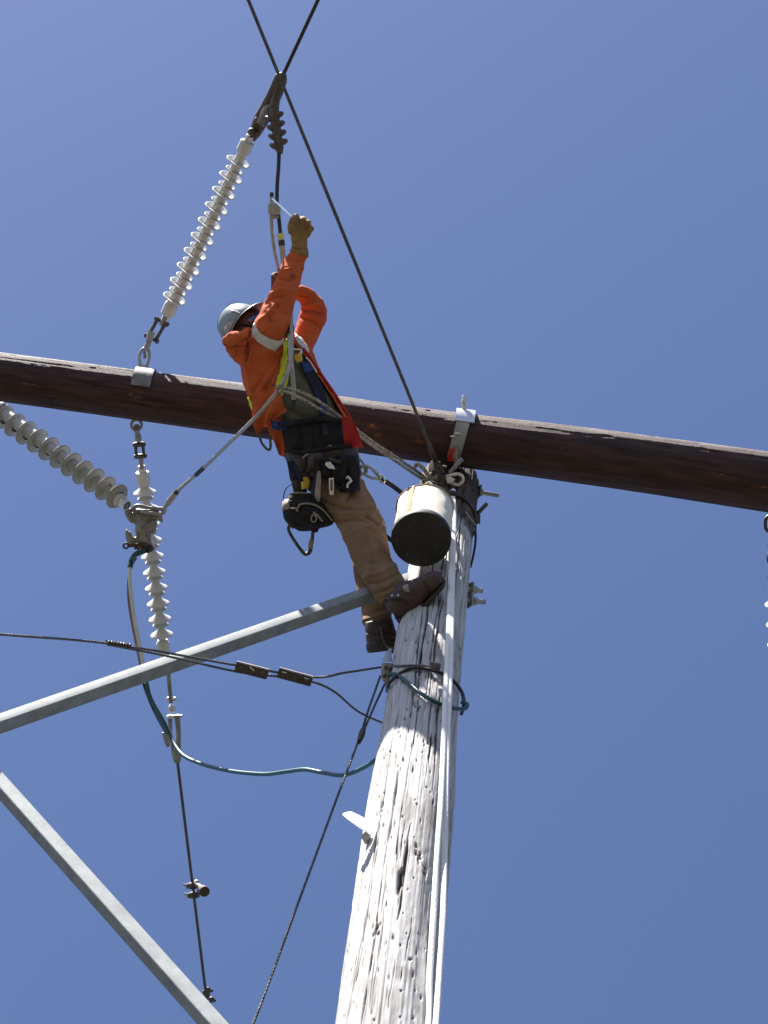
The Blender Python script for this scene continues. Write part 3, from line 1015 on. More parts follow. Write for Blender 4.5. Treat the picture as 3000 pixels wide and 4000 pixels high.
# clear jacketed ground cable: from the clamp behind the arm, over the belt, down to the big clamp at left
gc = [at(1060, 840, 11.49), at(1062, 900, 11.49), at(1072, 980, 11.47), at(1090, 1060, 11.42), at(1118, 1180, 11.3), at(1135, 1260, 11.14), at(1140, 1340, 11.04), at(1135, 1420, 10.98), at(1118, 1470, 10.96), at(1085, 1526, 10.96), at(1015, 1612, 10.98), at(960, 1668, 11.1), at(872, 1754, 11.4), at(792, 1831, 11.68), at(691, 1921, 11.94), at(640, 1985, 12.04)]
t_ = thing('ground_cable', at(1090, 1520, 11.0), 'grey clear-jacketed cable running from the worker\'s chest down left to the cast clamp', 'cable')
add('cable_jacket', MB().tube(spline(gc, 8), 0.0092, 12), M['clear'], t_)
for a, b in (((797, 1826, 11.665), (766, 1855, 11.75)), ((696, 1916, 11.93), (678, 1934, 11.96))):
    add('tape_wrap', MB().tube([at(*a), at(*b)], 0.0118, 12), M['tape'], t_)
add('cable_lug', MB().tube([at(688, 1924, 11.945), at(660, 1960, 12.0), at(640, 1988, 12.04)], [0.015, 0.017, 0.009], 12), M['clear'], t_)

# static wire crossing in front of the clamp down to the pole top
gw = [at(970, 0, 11.18), at(1100, 300, 11.32), at(1690, 1770, 12.02)]
g0 = at(970, 0, 11.18)
g1 = at(1690, 1770, 11.72)
strand('static_wire', [g0 + (g0 - g1) * 3, g0, g0.lerp(g1, .5) , g1], 0.0085, 'wire', 'long grey steel strand running from the top edge down to the pole top', 'wire', None, 7, 0.14)

# guy strands from the left edge to the pole, through two plate clamps
dpl = pole_hit(1530, 2605)
e0 = at(0, 2478, 8.95)
up = [at(-2600, 2280, 6.6), at(-600, 2430, 8.3), e0, at(440, 2516, 9.37), at(930, 2600, 9.8), at(1220, 2645, 9.98), at(1345, 2628, 10.04), at(1490, 2606, 10.08)]
strand('guy_strand', spline(up, 6), 0.0052, 'wire', 'twisted steel guy from the left edge through both plate clamps to the pole', 'guy wire', 'twisted steel guy wires', 4, 0.07)
lo_ = [at(420, 2518, 9.37), at(640, 2560, 9.58), at(930, 2625, 9.81), at(1090, 2643, 9.9), at(1225, 2665, 9.99), at(1310, 2705, 10.06), at(1400, 2780, 10.2), at(1520, 2834, 10.3)]
strand('guy_strand', spline(lo_, 6), 0.0050, 'wire', 'lower twisted tail strand curving from the plate clamps to the pole side', 'guy wire', 'twisted steel guy wires', 4, 0.07)
gr = MB()
gp = [at(420 + i * 1.0, 2511 + i * 0.14, 9.965) for i in range(0, 90, 6)]
fr = frames(gp)
hel = [at(415 + i * 1.15, 2511 + i * .17, 9.36) + (UPV * math.cos(i * 0.62) + FWD * math.sin(i * .62)) * 0.0085 for i in range(0, 90)]
add('wire_grip', MB().tube(hel, 0.0042, 6), M['dark_steel'], None, 'dark wire serving wrapped round the guy near the left edge', 'wire wrap')
for i, (a, b, lab) in enumerate((((920, 2596), (1046, 2628), 'dark steel plate clamp joining the guys, left of its twin'), ((1086, 2620), (1218, 2656), 'dark steel plate clamp joining the guys, the one nearer the pole'))):
    t_ = thing('plate_clamp', at((a[0] + b[0]) / 2, (a[1] + b[1]) / 2, 9.85 + i * .09), lab, 'clamp', 'three-bolt plate clamps on the guy')
    pa, pb = at(*a, 9.79 + i * .10), at(*b, 9.86 + i * .10)
    pa, pb = pa - UPV * 0.008, pb - UPV * 0.008
    ax = (pb - pa)
    n_ = FWD.cross(ax).normalized()
    if n_.dot(UPV) < 0:
        n_ = -n_
    c = (pa + pb) / 2 - FWD * 0.012
    add('clamp_plate', MB().box(c, ax / 2, n_ * 0.021, FWD * 0.007, 0.003), M['rust'], t_, ang=30)
    add('clamp_plate', MB().box(c + FWD * 0.026, ax / 2, n_ * 0.021, FWD * 0.007, 0.003), M['rust'], t_, ang=30)
    add('plate_lip', MB().box(c + n_ * 0.022 + FWD * .004, ax / 2, n_ * 0.0035, FWD * 0.014, 0.001), M['dull'], t_, ang=30)
    for k in range(3):
        p = c + ax * (-0.33 + 0.33 * k) - FWD * 0.007
        bo = add('carriage_bolt', MB().ell(p, ax.normalized() * 0.0115, n_ * 0.0115, FWD * 0.007, 14, 8), M['dark_steel'], t_)
        if (i, k) in ((0, 1), (1, 0), (1, 2)):
            a2 = ax.normalized() + n_ * (-0.45 if i == 0 else 0)
            add('bright_edge', MB().box(p + n_ * 0.010 - FWD * 0.006, a2 * 0.0125, n_ * 0.0022, FWD * 0.004), M['bright'], bo)

# down guy
dg = spline([at(1486, 2640, 10.06), at(1440, 2770, 9.93), at(1408, 2872, 9.83), at(1330, 3080, 9.6), at(1160, 3540, 9.1), at(985, 4010, 8.7), at(700, 4700, 8.1)], 6)
strand('guy_strand', dg, 0.0052, 'wire', 'twisted steel down guy running from the pole to the bottom edge', 'guy wire', 'twisted steel guy wires', 4, 0.07)
strand('guy_strand', spline([at(1502, 2674, 10.07), at(1462, 2760, 9.94), at(1416, 2866, 9.835), at(1404, 2905, 9.8)], 6), 0.0050, 'wire', 'short second strand joining the down guy beside the pole', 'guy wire', 'twisted steel guy wires', 4, 0.07)
add('guy_sleeve', MB().tube([at(1419, 2850, 9.84), at(1413, 2868, 9.82), at(1405, 2892, 9.8)], [0.012, .0145, .011], 10), M['dark_steel'], None, 'small dark sleeve pinching the two down guy strands together', 'sleeve')

# lower conductor with dead-end clamp, damper and end clamp
t_ = thing('conductor_clamp', at(680, 2800, 12.85), 'forked metal dead-end clamp below the lower insulator string', 'clamp')
SL = RGT
add('rod', MB().tube([at(652, 2570, 12.75), at(668, 2745, 12.82)], [0.013, 0.011], 12), M['dull'], t_)
for (y, r) in ((2732, .0125), (2768, .023)):
    for s_ in ((-1, 1) if y == 2732 else (0,)):
        add('ball_end', MB().ell(at(671 + s_ * 13, y, 12.82), RGT * r, UPV * r * 1.1, FWD * r), M['bright'], t_)
add('clevis_pin', MB().tube([at(652, 2802, 12.84), at(712, 2798, 12.84)], 0.010, 10), M['bright'], t_)
add('fork_arm', MB().tube([at(664, 2792, 12.85), at(666, 2860, 12.86), at(682, 2965, 12.9)], [0.015, 0.010, 0.011], 10), M['dull'], t_)
add('fork_arm', MB().tube([at(692, 2792, 12.83), at(698, 2870, 12.85), at(696, 2965, 12.89)], [0.016, 0.014, 0.012], 10), M['dull'], t_)
add('clamp_foot', MB().loft([(676, 2925, 706, 2925, 12.87, .012), (674, 2960, 708, 2962, 12.89, .016), (682, 2980, 702, 2980, 12.9, .012)], 14), M['dull'], t_)
add('side_lug', MB().loft([(632, 2862, 662, 2856, 12.8, .012), (636, 2880, 672, 2872, 12.8, .018), (640, 2895, 664, 2890, 12.8, .016), (652, 2920, 664, 2914, 12.8, .01)], 14), M['dull'], t_)
cA, cB = at(692, 2965, 12.9), at(803, 3872, 13.5)
add('conductor_wire', MB().tube([cA, cA.lerp(cB, .5), cB, cB + (cB - cA) * 12], 0.0084, 12), M['conductor'], None, 'brown conductor descending from the forked clamp to the lower brace', 'wire')
t_ = thing('vibration_damper', at(765, 3480, 13.25), 'small bolted damper with a round end weight halfway along the brown conductor', 'damper')
for (x, y) in ((752, 3460), (756, 3497)):
    c = at(x, y, 13.22)
    add('clamp_jaw', MB().loft([(x - 24, y - 8, x - 24, y + 10, 13.22, .012), (x - 6, y - 14, x - 6, y + 14, 13.2, .02), (x + 14, y - 14, x + 14, y + 12, 13.2, .02), (x + 24, y - 8, x + 24, y + 6, 13.21, .012)], 12), M['dark_steel'], t_)
    for s_ in (-1, 1):
        add('jaw_bolt', MB().tube([at(x - 26, y + 4 * s_ - 2, 13.2), at(x - 36, y + 4 * s_ - 2, 13.2)], 0.006, 7), M['bright'], t_)
add('messenger', MB().tube(spline([at(760, 3462, 13.2), at(772, 3456, 13.17), at(782, 3462, 13.12), at(796, 3478, 13.02)], 5), 0.010, 8), M['dull'], t_)
add('end_weight', MB().ell(at(768, 3444, 13.25), RGT * .016, UPV * .012, FWD * .02), M['dull'], t_)
wt = at(798, 3484, 12.98)
add('end_weight', MB().lathe(wt + FWD * 0.08 - RGT * .02, -FWD + RGT * 0.3, [(0, .02), (0.01, .029), (0.065, .031), (0.075, .0295), (.078, .024)], 24), M['rust'], t_)
t_ = thing('line_clamp', at(812, 3875, 13.5), 'small dark bolted clamp beside the lower brace at the conductor\'s end', 'clamp')
add('clamp_jaw', MB().loft([(788, 3872, 806, 3862, 13.5, .012), (796, 3888, 820, 3878, 13.5, .016), (812, 3902, 822, 3896, 13.5, .012), (822, 3920, 834, 3912, 13.5, .01)], 12), M['bronze'], t_)
for (x, y) in ((812, 3862), (822, 3870), (826, 3900), (834, 3908)):
    add('jaw_bolt', MB().ell(at(x, y, 13.45), RGT * .017, UPV * .011, FWD * .012, 12, 8), M['dark_steel'], t_)

# cast clamp in front of the lower string
CD = 12.12
t_ = thing('cast_clamp', at(560, 2090, CD), 'rough grey cast clamp hanging in front of the lower insulator string', 'clamp')
cast = MB().loft([(520, 1990, 620, 1992, CD, .02), (522, 2020, 622, 2016, CD, .032), (526, 2050, 606, 2044, CD, .034), (530, 2085, 592, 2078, CD, .032), (536, 2115, 588, 2108, CD, .03), (540, 2138, 596, 2128, CD, .024)], 22, 4)
cast.tube(spline([at(540, 2120, CD), at(515, 2112, CD), at(502, 2092, CD), at(495, 2068, CD)], 5), [.022, .024, .018, .004], 12)
cast.tube(spline([at(500, 1990, CD - .02), at(503, 2010, CD), at(520, 2030, CD), at(545, 2040, CD)], 5), [.016, .02, .02, .016], 12)
cast.loft([(600, 1998, 632, 2000, CD - .01, .012), (600, 2020, 634, 2026, CD - .02, .014), (618, 2030, 636, 2046, CD - .02, .008)], 12)
cast.loft([(555, 2040, 615, 2030, CD - .03, .01), (575, 2066, 612, 2060, CD - .03, .014), (588, 2080, 606, 2086, CD - .02, .008)], 12)
cast_mesh = cast
add('upper_lip', MB().tube(spline([at(512, 1992, CD), at(538, 1976, CD - .02), at(585, 1984, CD - .02), at(640, 1990, CD - .01), at(630, 2008, CD - .03), at(590, 2004, CD - .05), at(545, 1998, CD - .05)], 6), [.012, .011, .009, .012, .010, .008, .007], 10), M['galv'], t_)
cast_parent = t_
add('pressure_bar', MB().tube([at(526, 2136, CD - .02), at(560, 2130, CD - .03), at(592, 2138, CD - .02)], [.016, .017, .014], 10), M['dark_steel'], t_)
add('eye_screw', MB().tube([at(560, 2126, CD - .03), at(500, 2132, CD - .05)], [.011, .009], 10), M['rust'], t_)
c = at(492, 2132, CD - .05)
add('screw_eye', MB().tube([c + (RGT * math.cos(k * .449) + UPV * math.sin(k * .449)) * 0.013 for k in range(14)], .006, 8, False, True), M['rust'], t_)
c = at(547, 2144, CD - .06)
add('screw_eye', MB().tube([c + (RGT * math.cos(k * .449) + UPV * math.sin(k * .449)) * 0.010 for k in range(14)], .005, 8, False, True), M['rust'], t_)

# teal ground cable from the cast clamp to the pole; upper run painted pale as sun glare
t_ = thing('teal_cable', at(520, 2180, 12.1), 'teal grounding cable looping from the cast clamp down and across to the pole', 'cable')
up_ = [at(512, 2190, CD), at(507, 2240, 12.1), at(513, 2330, 12.1), at(530, 2440, 12.1), at(552, 2550, 12.1), at(560, 2600, 12.1), at(572, 2670, 12.1)]
add('painted_glare_run', MB().tube(spline(up_, 8), 0.0100, 12), M['teal_glare'], t_)
tp = [at(572, 2665, 12.1), at(590, 2730, 12.08), at(640, 2820, 12.0), at(672, 2890, 11.95), at(715, 2950, 11.8), at(790, 2985, 11.6), at(900, 3012, 11.3), at(1030, 3024, 11.0), at(1120, 3014, 10.8), at(1190, 3006, 10.65), at(1260, 3018, 10.5), at(1340, 3028, 10.3), at(1420, 2998, 10.1), at(1492, 2950, 9.9), at(1560, 2890, 9.95)]
add('cable_jacket', MB().tube(spline(tp, 8), 0.0100, 12), M['teal'], t_)
add('black_boot', MB().tube(spline([at(594, 2141, CD - .035), at(575, 2152, CD - .06)], 4), 0.014, 12), M['tape'], t_)
add('dark_sleeve', MB().tube(spline([at(570, 2150, CD - .06), at(545, 2158, CD - .062), at(525, 2170, CD - .05), at(513, 2190, CD), at(508, 2216, 12.1)], 6), 0.0145, 12), M['teal'], t_)
t_ = thing('mauve_cable', at(515, 2230, 12.13), 'dull mauve cable hanging just behind the pale run of the teal one', 'cable')
tq = [at(532, 2176, CD + .02), at(512, 2215, 12.15), at(502, 2290, 12.15), at(508, 2380, 12.15), at(530, 2500, 12.15), at(550, 2600, 12.15), at(566, 2680, 12.15), at(606, 2780, 12.15), at(650, 2862, 12.72)]
add('cable_jacket', MB().tube(spline(tq, 8), 0.0088, 12), M['mauve'], t_)
add('dark_sleeve', MB().tube(spline(tq, 8)[-22:], 0.0105, 12), M['tape'], t_)
# teal tail round the pole
tz = [at(1518, 2640, pole_hit(1535, 2640) - .03), at(1545, 2634, pole_hit(1548, 2634) - .03), at(1590, 2664, pole_hit(1590, 2664, .012)), at(1640, 2706, pole_hit(1640, 2706, .012)), at(1700, 2742, pole_hit(1700, 2742, .012)), at(1760, 2764, pole_hit(1760, 2764, .014)), at(1806, 2770, pole_hit(1780, 2766, .02) + .03), at(1822, 2762, pole_hit(1780, 2766, .02) + .06), at(1824, 2750, pole_hit(1780, 2766, .02) + .09), at(1806, 2744, pole_hit(1780, 2766, .02) + .14)]
add('ground_lead', MB().tube(spline(tz, 7), 0.0088, 10), M['teal'], None, 'thin teal lead draped across the pole below the climbing boots', 'cable')
# hardware on the pole below the boots
t_ = thing('guy_bracket', at(1512, 2610, 10.05), 'dull bolted bracket on the left of the pole where the guys meet', 'bracket')
add('bracket_plate', MB().loft([(1492, 2590, 1540, 2592, 10.02, .02), (1488, 2620, 1538, 2624, 10.02, .03), (1490, 2650, 1536, 2656, 10.02, .026), (1506, 2676, 1530, 2680, 10.02, .014)], 14, 3, .7), M['dull'], t_)
add('spur_tongue', MB().loft([(1522, 2532, 1534, 2534, 10.1, .006), (1506, 2552, 1528, 2552, 10.08, .01), (1494, 2584, 1534, 2586, 10.04, .012)], 12), M['galv'], t_)
for (x, y) in ((1506, 2606), (1526, 2610), (1500, 2640), (1528, 2646)):
    add('bracket_bolt', MB().ell(at(x, y, 9.985), RGT * .009, UPV * .009, FWD * .012, 10, 8), M['dark_steel'], t_)
strand('guy_loop', [at(1540, 2602, pole_hit(1552, 2602, .01)), at(1600, 2600, pole_hit(1600, 2600, .01)), at(1680, 2602, pole_hit(1680, 2602, .01))], 0.0058, 'wire', 'dark twisted loop of guy wire lying across the pole under the boots', 'guy wire', 'twisted steel guy wires', 4, .07)
add('lag_bracket', MB().loft([(1678, 2582, 1722, 2594, pole_hit(1700, 2600, .03), .018), (1674, 2600, 1722, 2606, pole_hit(1700, 2610, .03), .02), (1684, 2618, 1716, 2622, pole_hit(1700, 2620, .03), .016)], 12, 3, .6), M['rust'], None, 'rusty square bracket on the pole face beside the white rope', 'bracket')
gl = [at(1512, 2700, pole_hit(1522, 2700, .008, True)), at(1518, 2672, pole_hit(1530, 2690, .008) + .02), at(1560, 2632, pole_hit(1560, 2632, .009)), at(1620, 2608, pole_hit(1620, 2608, .009)), at(1700, 2622, pole_hit(1700, 2622, .009)), at(1760, 2650, pole_hit(1760, 2650, .009)), at(1802, 2700, pole_hit(1790, 2700, .012) + .03), at(1812, 2750, pole_hit(1790, 2750, .012) + .05), at(1802, 2790, pole_hit(1790, 2780, .01) + .05)]
add('wire_loop', MB().tube(spline(gl, 7), 0.0078, 10), M['black_wire'], None, 'black wire loop wound round the pole behind the rusty bracket', 'wire')

# ------------------------------------------------------------------ the worker
def fuse(mb_, voxel, it=4, fac=0.5):
    me = mb_.mesh('tmp')
    bm = bmesh.new()
    bm.from_mesh(me)
    bmesh.ops.recalc_face_normals(bm, faces=bm.faces)
    bm.to_mesh(me)
    bm.free()
    o = bpy.data.objects.new('tmp', me)
    COL.objects.link(o)
    r = o.modifiers.new('r', 'REMESH')
    r.mode = 'VOXEL'
    r.voxel_size = voxel
    if it:
        sm = o.modifiers.new('s', 'SMOOTH')
        sm.iterations = it
        sm.factor = fac
    dg_ = bpy.context.evaluated_depsgraph_get()
    out = bpy.data.meshes.new_from_object(o.evaluated_get(dg_))
    bpy.data.objects.remove(o)
    return out


def cloth(me, folds=(), amp=0.004, scale=14.0, front_only=True, fine=0.0015):
    """push a garment's vertices along their normals: soft wrinkles plus drawn creases (photo-pixel polylines: pts, width, depth)"""
    n = len(me.vertices)
    co = np.zeros(n * 3)
    no = np.zeros(n * 3)
    me.vertices.foreach_get('co', co)
    me.vertices.foreach_get('normal', no)
    co, no = co.reshape(-1, 3), no.reshape(-1, 3)
    q = co - np.array(CAM)
    d = q @ np.array(FWD)
    x = 1500 + q @ np.array(RGT) / d * F
    y = 2000 - q @ np.array(UPV) / d * F
    fr_ = np.clip(-(no @ np.array(FWD)) * 1.6 + 0.2, 0, 1)
    disp = np.array([noise.noise(Vector(c) * scale) + 0.5 * noise.noise(Vector(c) * scale * 2.3) for c in co]) * amp
    if fine:
        disp += np.array([1 - abs(noise.noise(Vector(c) * scale * 1.7 + Vector((5, 2, 1)))) * 2 for c in co]) * fine
    for pts, wd, dep in folds:
        best = np.full(n, 1e9)
        for (ax, ay), (bx, by) in zip(pts[:-1], pts[1:]):
            vx, vy = bx - ax, by - ay
            t = np.clip(((x - ax) * vx + (y - ay) * vy) / (vx * vx + vy * vy), 0, 1)
            best = np.minimum(best, np.hypot(x - ax - t * vx, y - ay - t * vy))
        disp += np.exp(-(best / (wd * 0.85)) ** 1.5) * dep * 1.7 * fr_
    co = co + no * disp[:, None]
    me.vertices.foreach_set('co', co.reshape(-1))
    me.update()
    return np.stack([x, y], 1), fr_


def add_mesh(name, me, m, parent=None, **kw):
    org = np.zeros(len(me.vertices) * 3)
    me.vertices.foreach_get('co', org)
    c = Vector(org.reshape(-1, 3).mean(0))
    me.transform(Matrix.Translation(-c))
    me.materials.clear()
    me.materials.append(m)
    me.shade_smooth()
    me.name = name
    o = bpy.data.objects.new(name, me)
    place(o, c, parent)
    return tag(o, **kw)


def bvh_of(*meshes):
    V, Fc = [], []
    for me in meshes:
        b = len(V)
        V.extend(v.co.copy() for v in me.vertices)
        Fc.extend([tuple(b + i for i in p.vertices) for p in me.polygons])
    return BVHTree.FromPolygons(V, Fc)


def hit(bv, px, py, off=0.0, dflt=None):
    d = ray(px, py).normalized()
    p, n, i, t = bv.ray_cast(CAM, d)
    if p is None:
        return at(px, py, dflt) if dflt else None
    if n.dot(d) > 0:
        n = -n
    return p + n * off - d * off * 0.5


def patch(name, bv, left, right, m, parent, off=0.004, nu=7, nv=14, thick=0.003, dflt=None):
    """strip of fabric lying on the garment between two photo-pixel polylines"""
    def samp(pl, n):
        P = [Vector((p[0], p[1], 0)) for p in pl]
        P = spline(P, 6)
        L_ = [0]
        for a, b in zip(P, P[1:]):
            L_.append(L_[-1] + (b - a).length)
        T = np.linspace(0, L_[-1], n)
        return list(zip(np.interp(T, L_, [p.x for p in P]), np.interp(T, L_, [p.y for p in P])))
    A, B = samp(left, nv), samp(right, nv)
    V, idx = [], {}
    for i in range(nv):
        for j in range(nu):
            t = j / (nu - 1)
            p = hit(bv, A[i][0] * (1 - t) + B[i][0] * t, A[i][1] * (1 - t) + B[i][1] * t, off, dflt)
            if p is not None:
                idx[i, j] = len(V)
                V.append(p)
    mb_ = MB()
    mb_.v = V
    for i in range(nv - 1):
        for j in range(nu - 1):
            k = [(i, j), (i, j + 1), (i + 1, j + 1), (i + 1, j)]
            if all(q in idx for q in k):
                P = [V[idx[q]] for q in k]
                if max((P[a] - P[(a + 1) % 4]).length for a in range(4)) < 0.12:
                    mb_.f.append(tuple(idx[q] for q in k))
    o = add(name, mb_, m, parent, ang=70)
    if thick:
        md = o.modifiers.new('thickness', 'SOLIDIFY')
        md.thickness = thick
        md.offset = 0
    return o


TORSO = [(882, 1352, 992, 1268, 11.26, .065), (900, 1392, 1120, 1288, 11.28, .105), (940, 1432, 1205, 1352, 11.28, .125), (950, 1490, 1245, 1440, 11.25, .135), (972, 1548, 1300, 1535, 11.22, .14), (988, 1605, 1345, 1600, 11.2, .14), (1010, 1650, 1372, 1640, 11.19, .135), (1040, 1690, 1390, 1680, 11.18, .12)]
ARM_N = [(1000, 1350, 1120, 1410, 11.2, .085), (985, 1285, 1108, 1348, 11.13, .08), (1000, 1250, 1120, 1303, 11.12, .075), (1019, 1222, 1130, 1262, 11.13, .07), (1035, 1176, 1145, 1205, 11.16, .065), (1064, 1125, 1164, 1140, 11.2, .06), (1088, 1066, 1180, 1078, 11.24, .055), (1108, 1019, 1190, 1030, 11.28, .05), (1134, 982, 1199, 996, 11.3, .043)]
ARM_F = [(1110, 1380, 1200, 1420, 11.34, .08), (1150, 1312, 1222, 1362, 11.4, .075), (1163, 1258, 1256, 1292, 11.43, .07), (1172, 1222, 1277, 1232, 11.44, .068), (1176, 1196, 1262, 1178, 11.44, .06), (1172, 1182, 1225, 1138, 11.43, .052), (1158, 1170, 1192, 1119, 11.42, .044), (1148, 1165, 1172, 1116, 11.42, .04)]
HIP = [(1040, 1690, 1390, 1680, 11.18, .12), (1095, 1740, 1395, 1740, 11.16, .13), (1120, 1800, 1405, 1800, 11.13, .13), (1165, 1870, 1412, 1862, 11.1, .12)]
LEG_N = [(1150, 1850, 1400, 1850, 11.1, .115), (1205, 1915, 1424, 1920, 11.04, .105), (1250, 1960, 1452, 1962, 10.99, .098), (1292, 2022, 1488, 2016, 10.92, .092), (1340, 2095, 1510, 2085, 10.84, .088), (1368, 2170, 1522, 2165, 10.76, .082), (1404, 2245, 1554, 2220, 10.68, .076), (1450, 2312, 1574, 2256, 10.61, .07), (1486, 2362, 1584, 2264, 10.58, .062)]
LEG_F = [(1260, 1850, 1402, 1850, 11.22, .1), (1340, 1960, 1462, 1960, 11.2, .09), (1362, 2060, 1507, 2060, 11.12, .085), (1374, 2180, 1512, 2160, 11.02, .08), (1392, 2299, 1515, 2290, 10.94, .072), (1408, 2370, 1525, 2352, 10.88, .068), (1420, 2446, 1532, 2415, 10.8, .062)]

# helmet axes, in picture terms: crown to the upper left and away, visor to the upper right
HA = (RGT * -0.76 + UPV * 0.45 + FWD * 0.47).normalized()
HF = (RGT * 0.5 + UPV * 0.86)
HF = (HF - HA * HF.dot(HA)).normalized()
HS = HA.cross(HF).normalized()
if HS.dot(FWD) > 0:
    HS = -HS                      # towards the camera
HC = at(960, 1284, 11.27)


def shrink(st, k):
    out = []
    for xl, yl, xr, yr, d, th in st:
        cx, cy = (xl + xr) / 2, (yl + yr) / 2
        out.append((cx + (xl - cx) * k, cy + (yl - cy) * k, cx + (xr - cx) * k, cy + (yr - cy) * k, d, th * k))
    return out


body = MB()
for st in (TORSO, HIP, ARM_N, ARM_F, LEG_N, LEG_F):
    body.loft(shrink(st, 0.78), 22, 3)
HEADC = HC - HA * 0.035
body.ell(HEADC, HF * 0.096, HS * 0.076, HA * 0.118)
body.ell(HEADC - HA * 0.075 + HF * 0.035, HF * 0.055, HS * 0.055, HA * 0.055)          # jaw
body.ell(HEADC + HF * 0.098 - HA * 0.03, HF * 0.022, HS * 0.013, HA * 0.026)             # nose
body.ell(HEADC + HF * 0.088 - HA * 0.068, HF * 0.012, HS * 0.026, HA * 0.009)            # lips
for s_ in (1, -1):
    body.ell(HEADC + HS * s_ * 0.078 - HA * 0.025 - HF * 0.012, HF * 0.018, HS * 0.009, HA * 0.032)   # ears
    body.ell(HEADC + HF * 0.082 + HS * s_ * 0.032 - HA * 0.012, HF * 0.012, HS * 0.016, HA * 0.010)   # brows / eyes
    body.ell(HEADC + HF * 0.066 + HS * s_ * 0.042 - HA * 0.045, HF * 0.02, HS * 0.02, HA * 0.02)      # cheeks
body.tube([HEADC - HA * 0.06 - HF * 0.02, at(955, 1330, 11.29), at(1000, 1380, 11.28)], [0.058, 0.06, 0.075], 18)
person = add_mesh('person', fuse(body, 0.008, 3), M['skin'], None, label='lineman in orange jacket and grey hard hat leaning back off the pole, arms raised', cat='person')

# shirt, jacket
shirt_me = fuse(MB().loft(shrink(TORSO, 0.88) + [(1090, 1745, 1385, 1738, 11.16, .115)], 30, 4), 0.009, 3)
cloth(shirt_me, [([(1120, 1600), (1200, 1640), (1320, 1620)], 14, -.006), ([(1150, 1520), (1230, 1590), (1320, 1590)], 16, -.005), ([(1180, 1450), (1230, 1520)], 14, -.005)], 0.005, 9)
shirt = add_mesh('shirt', shirt_me.copy(), M['shirt'], person)
jk = MB()
jk.loft(TORSO, 36, 5)
jk.loft(ARM_N, 30, 5)
jk.loft(ARM_F, 30, 5)
jk.ell(at(1050, 1345, 11.2), RGT * 0.085, UPV * 0.085, FWD * 0.09)
jk.ell(at(1160, 1375, 11.34), RGT * 0.06, UPV * 0.06, FWD * 0.07)
jk.ell(at(925, 1352, 11.23), RGT * 0.062 - UPV * 0.015, UPV * 0.045, FWD * 0.085)        # bunched collar
jk.tube([at(884, 1335, 11.2), at(910, 1322, 11.14), at(948, 1318, 11.12), at(985, 1300, 11.13)], [0.026, 0.034, 0.034, 0.03], 14)
jacket_me = fuse(jk, 0.0055, 5)
folds = [([(985, 1282), (972, 1330), (962, 1405)], 8, -.013), ([(968, 1300), (952, 1360)], 10, .008), ([(1000, 1300), (985, 1350), (978, 1420)], 10, .010),
         ([(880, 1352), (905, 1362), (940, 1340), (965, 1322)], 5, -.012), ([(880, 1366), (915, 1376)], 7, .008), ([(912, 1400), (930, 1370)], 6, -.008),
         ([(1098, 1352), (1072, 1410), (1030, 1475), (985, 1530)], 9, -.010), ([(1105, 1385), (1080, 1440), (1045, 1500), (1005, 1560)], 9, -.010), ([(1085, 1380), (1055, 1440), (1015, 1500)], 9, .007),
         ([(1100, 1430), (1070, 1500), (1030, 1570)], 8, -.009), ([(1060, 1500), (1030, 1545), (1000, 1590)], 8, -.008), ([(960, 1430), (975, 1500), (985, 1560)], 9, .006),
         ([(1040, 1185), (1075, 1160), (1110, 1160)], 8, -.008), ([(1060, 1150), (1100, 1130), (1150, 1140)], 9, .007), ([(1085, 1085), (1120, 1100), (1160, 1085)], 8, -.007),
         ([(1105, 1060), (1140, 1050)], 7, .006), ([(1130, 1010), (1160, 1025), (1185, 1015)], 6, -.005), ([(1050, 1240), (1090, 1220), (1135, 1225)], 9, -.006), ([(1020, 1250), (1060, 1215), (1085, 1180)], 9, .007),
         ([(1185, 1210), (1225, 1215), (1268, 1230)], 8, -.009), ([(1180, 1240), (1215, 1250), (1255, 1285)], 8, -.008), ([(1190, 1195), (1230, 1190), (1262, 1200)], 8, .008), ([(1170, 1150), (1200, 1160), (1225, 1150)], 6, -.006), ([(1195, 1290), (1225, 1300)], 8, -.006)]
pxy, frn = cloth(jacket_me, folds, 0.0055, 12, True, 0.0035)
# open front: remove the panel over the belly
OPEN = [(1132, 1322), (1128, 1400), (1108, 1470), (1084, 1560), (1100, 1640), (1110, 1720), (1400, 1720), (1352, 1640), (1300, 1548), (1206, 1410), (1176, 1366)]


def inside(pt, poly):
    x, y = pt
    c = False
    for (x1, y1), (x2, y2) in zip(poly, poly[1:] + poly[:1]):
        if (y1 > y) != (y2 > y) and x < (x2 - x1) * (y - y1) / (y2 - y1) + x1:
            c = not c
    return c


bm = bmesh.new()
bm.from_mesh(jacket_me)
bm.verts.ensure_lookup_table()
kill = []
for f in bm.faces:
    if f.normal.dot(FWD) < -0.02:
        q = proj(f.calc_center_median())
        if inside(q[:2], OPEN) and q[2] < 11.3:
            # keep the raised sleeve, which lies nearer than the chest
            kill.append(f)
bmesh.ops.delete(bm, geom=kill, context='FACES')
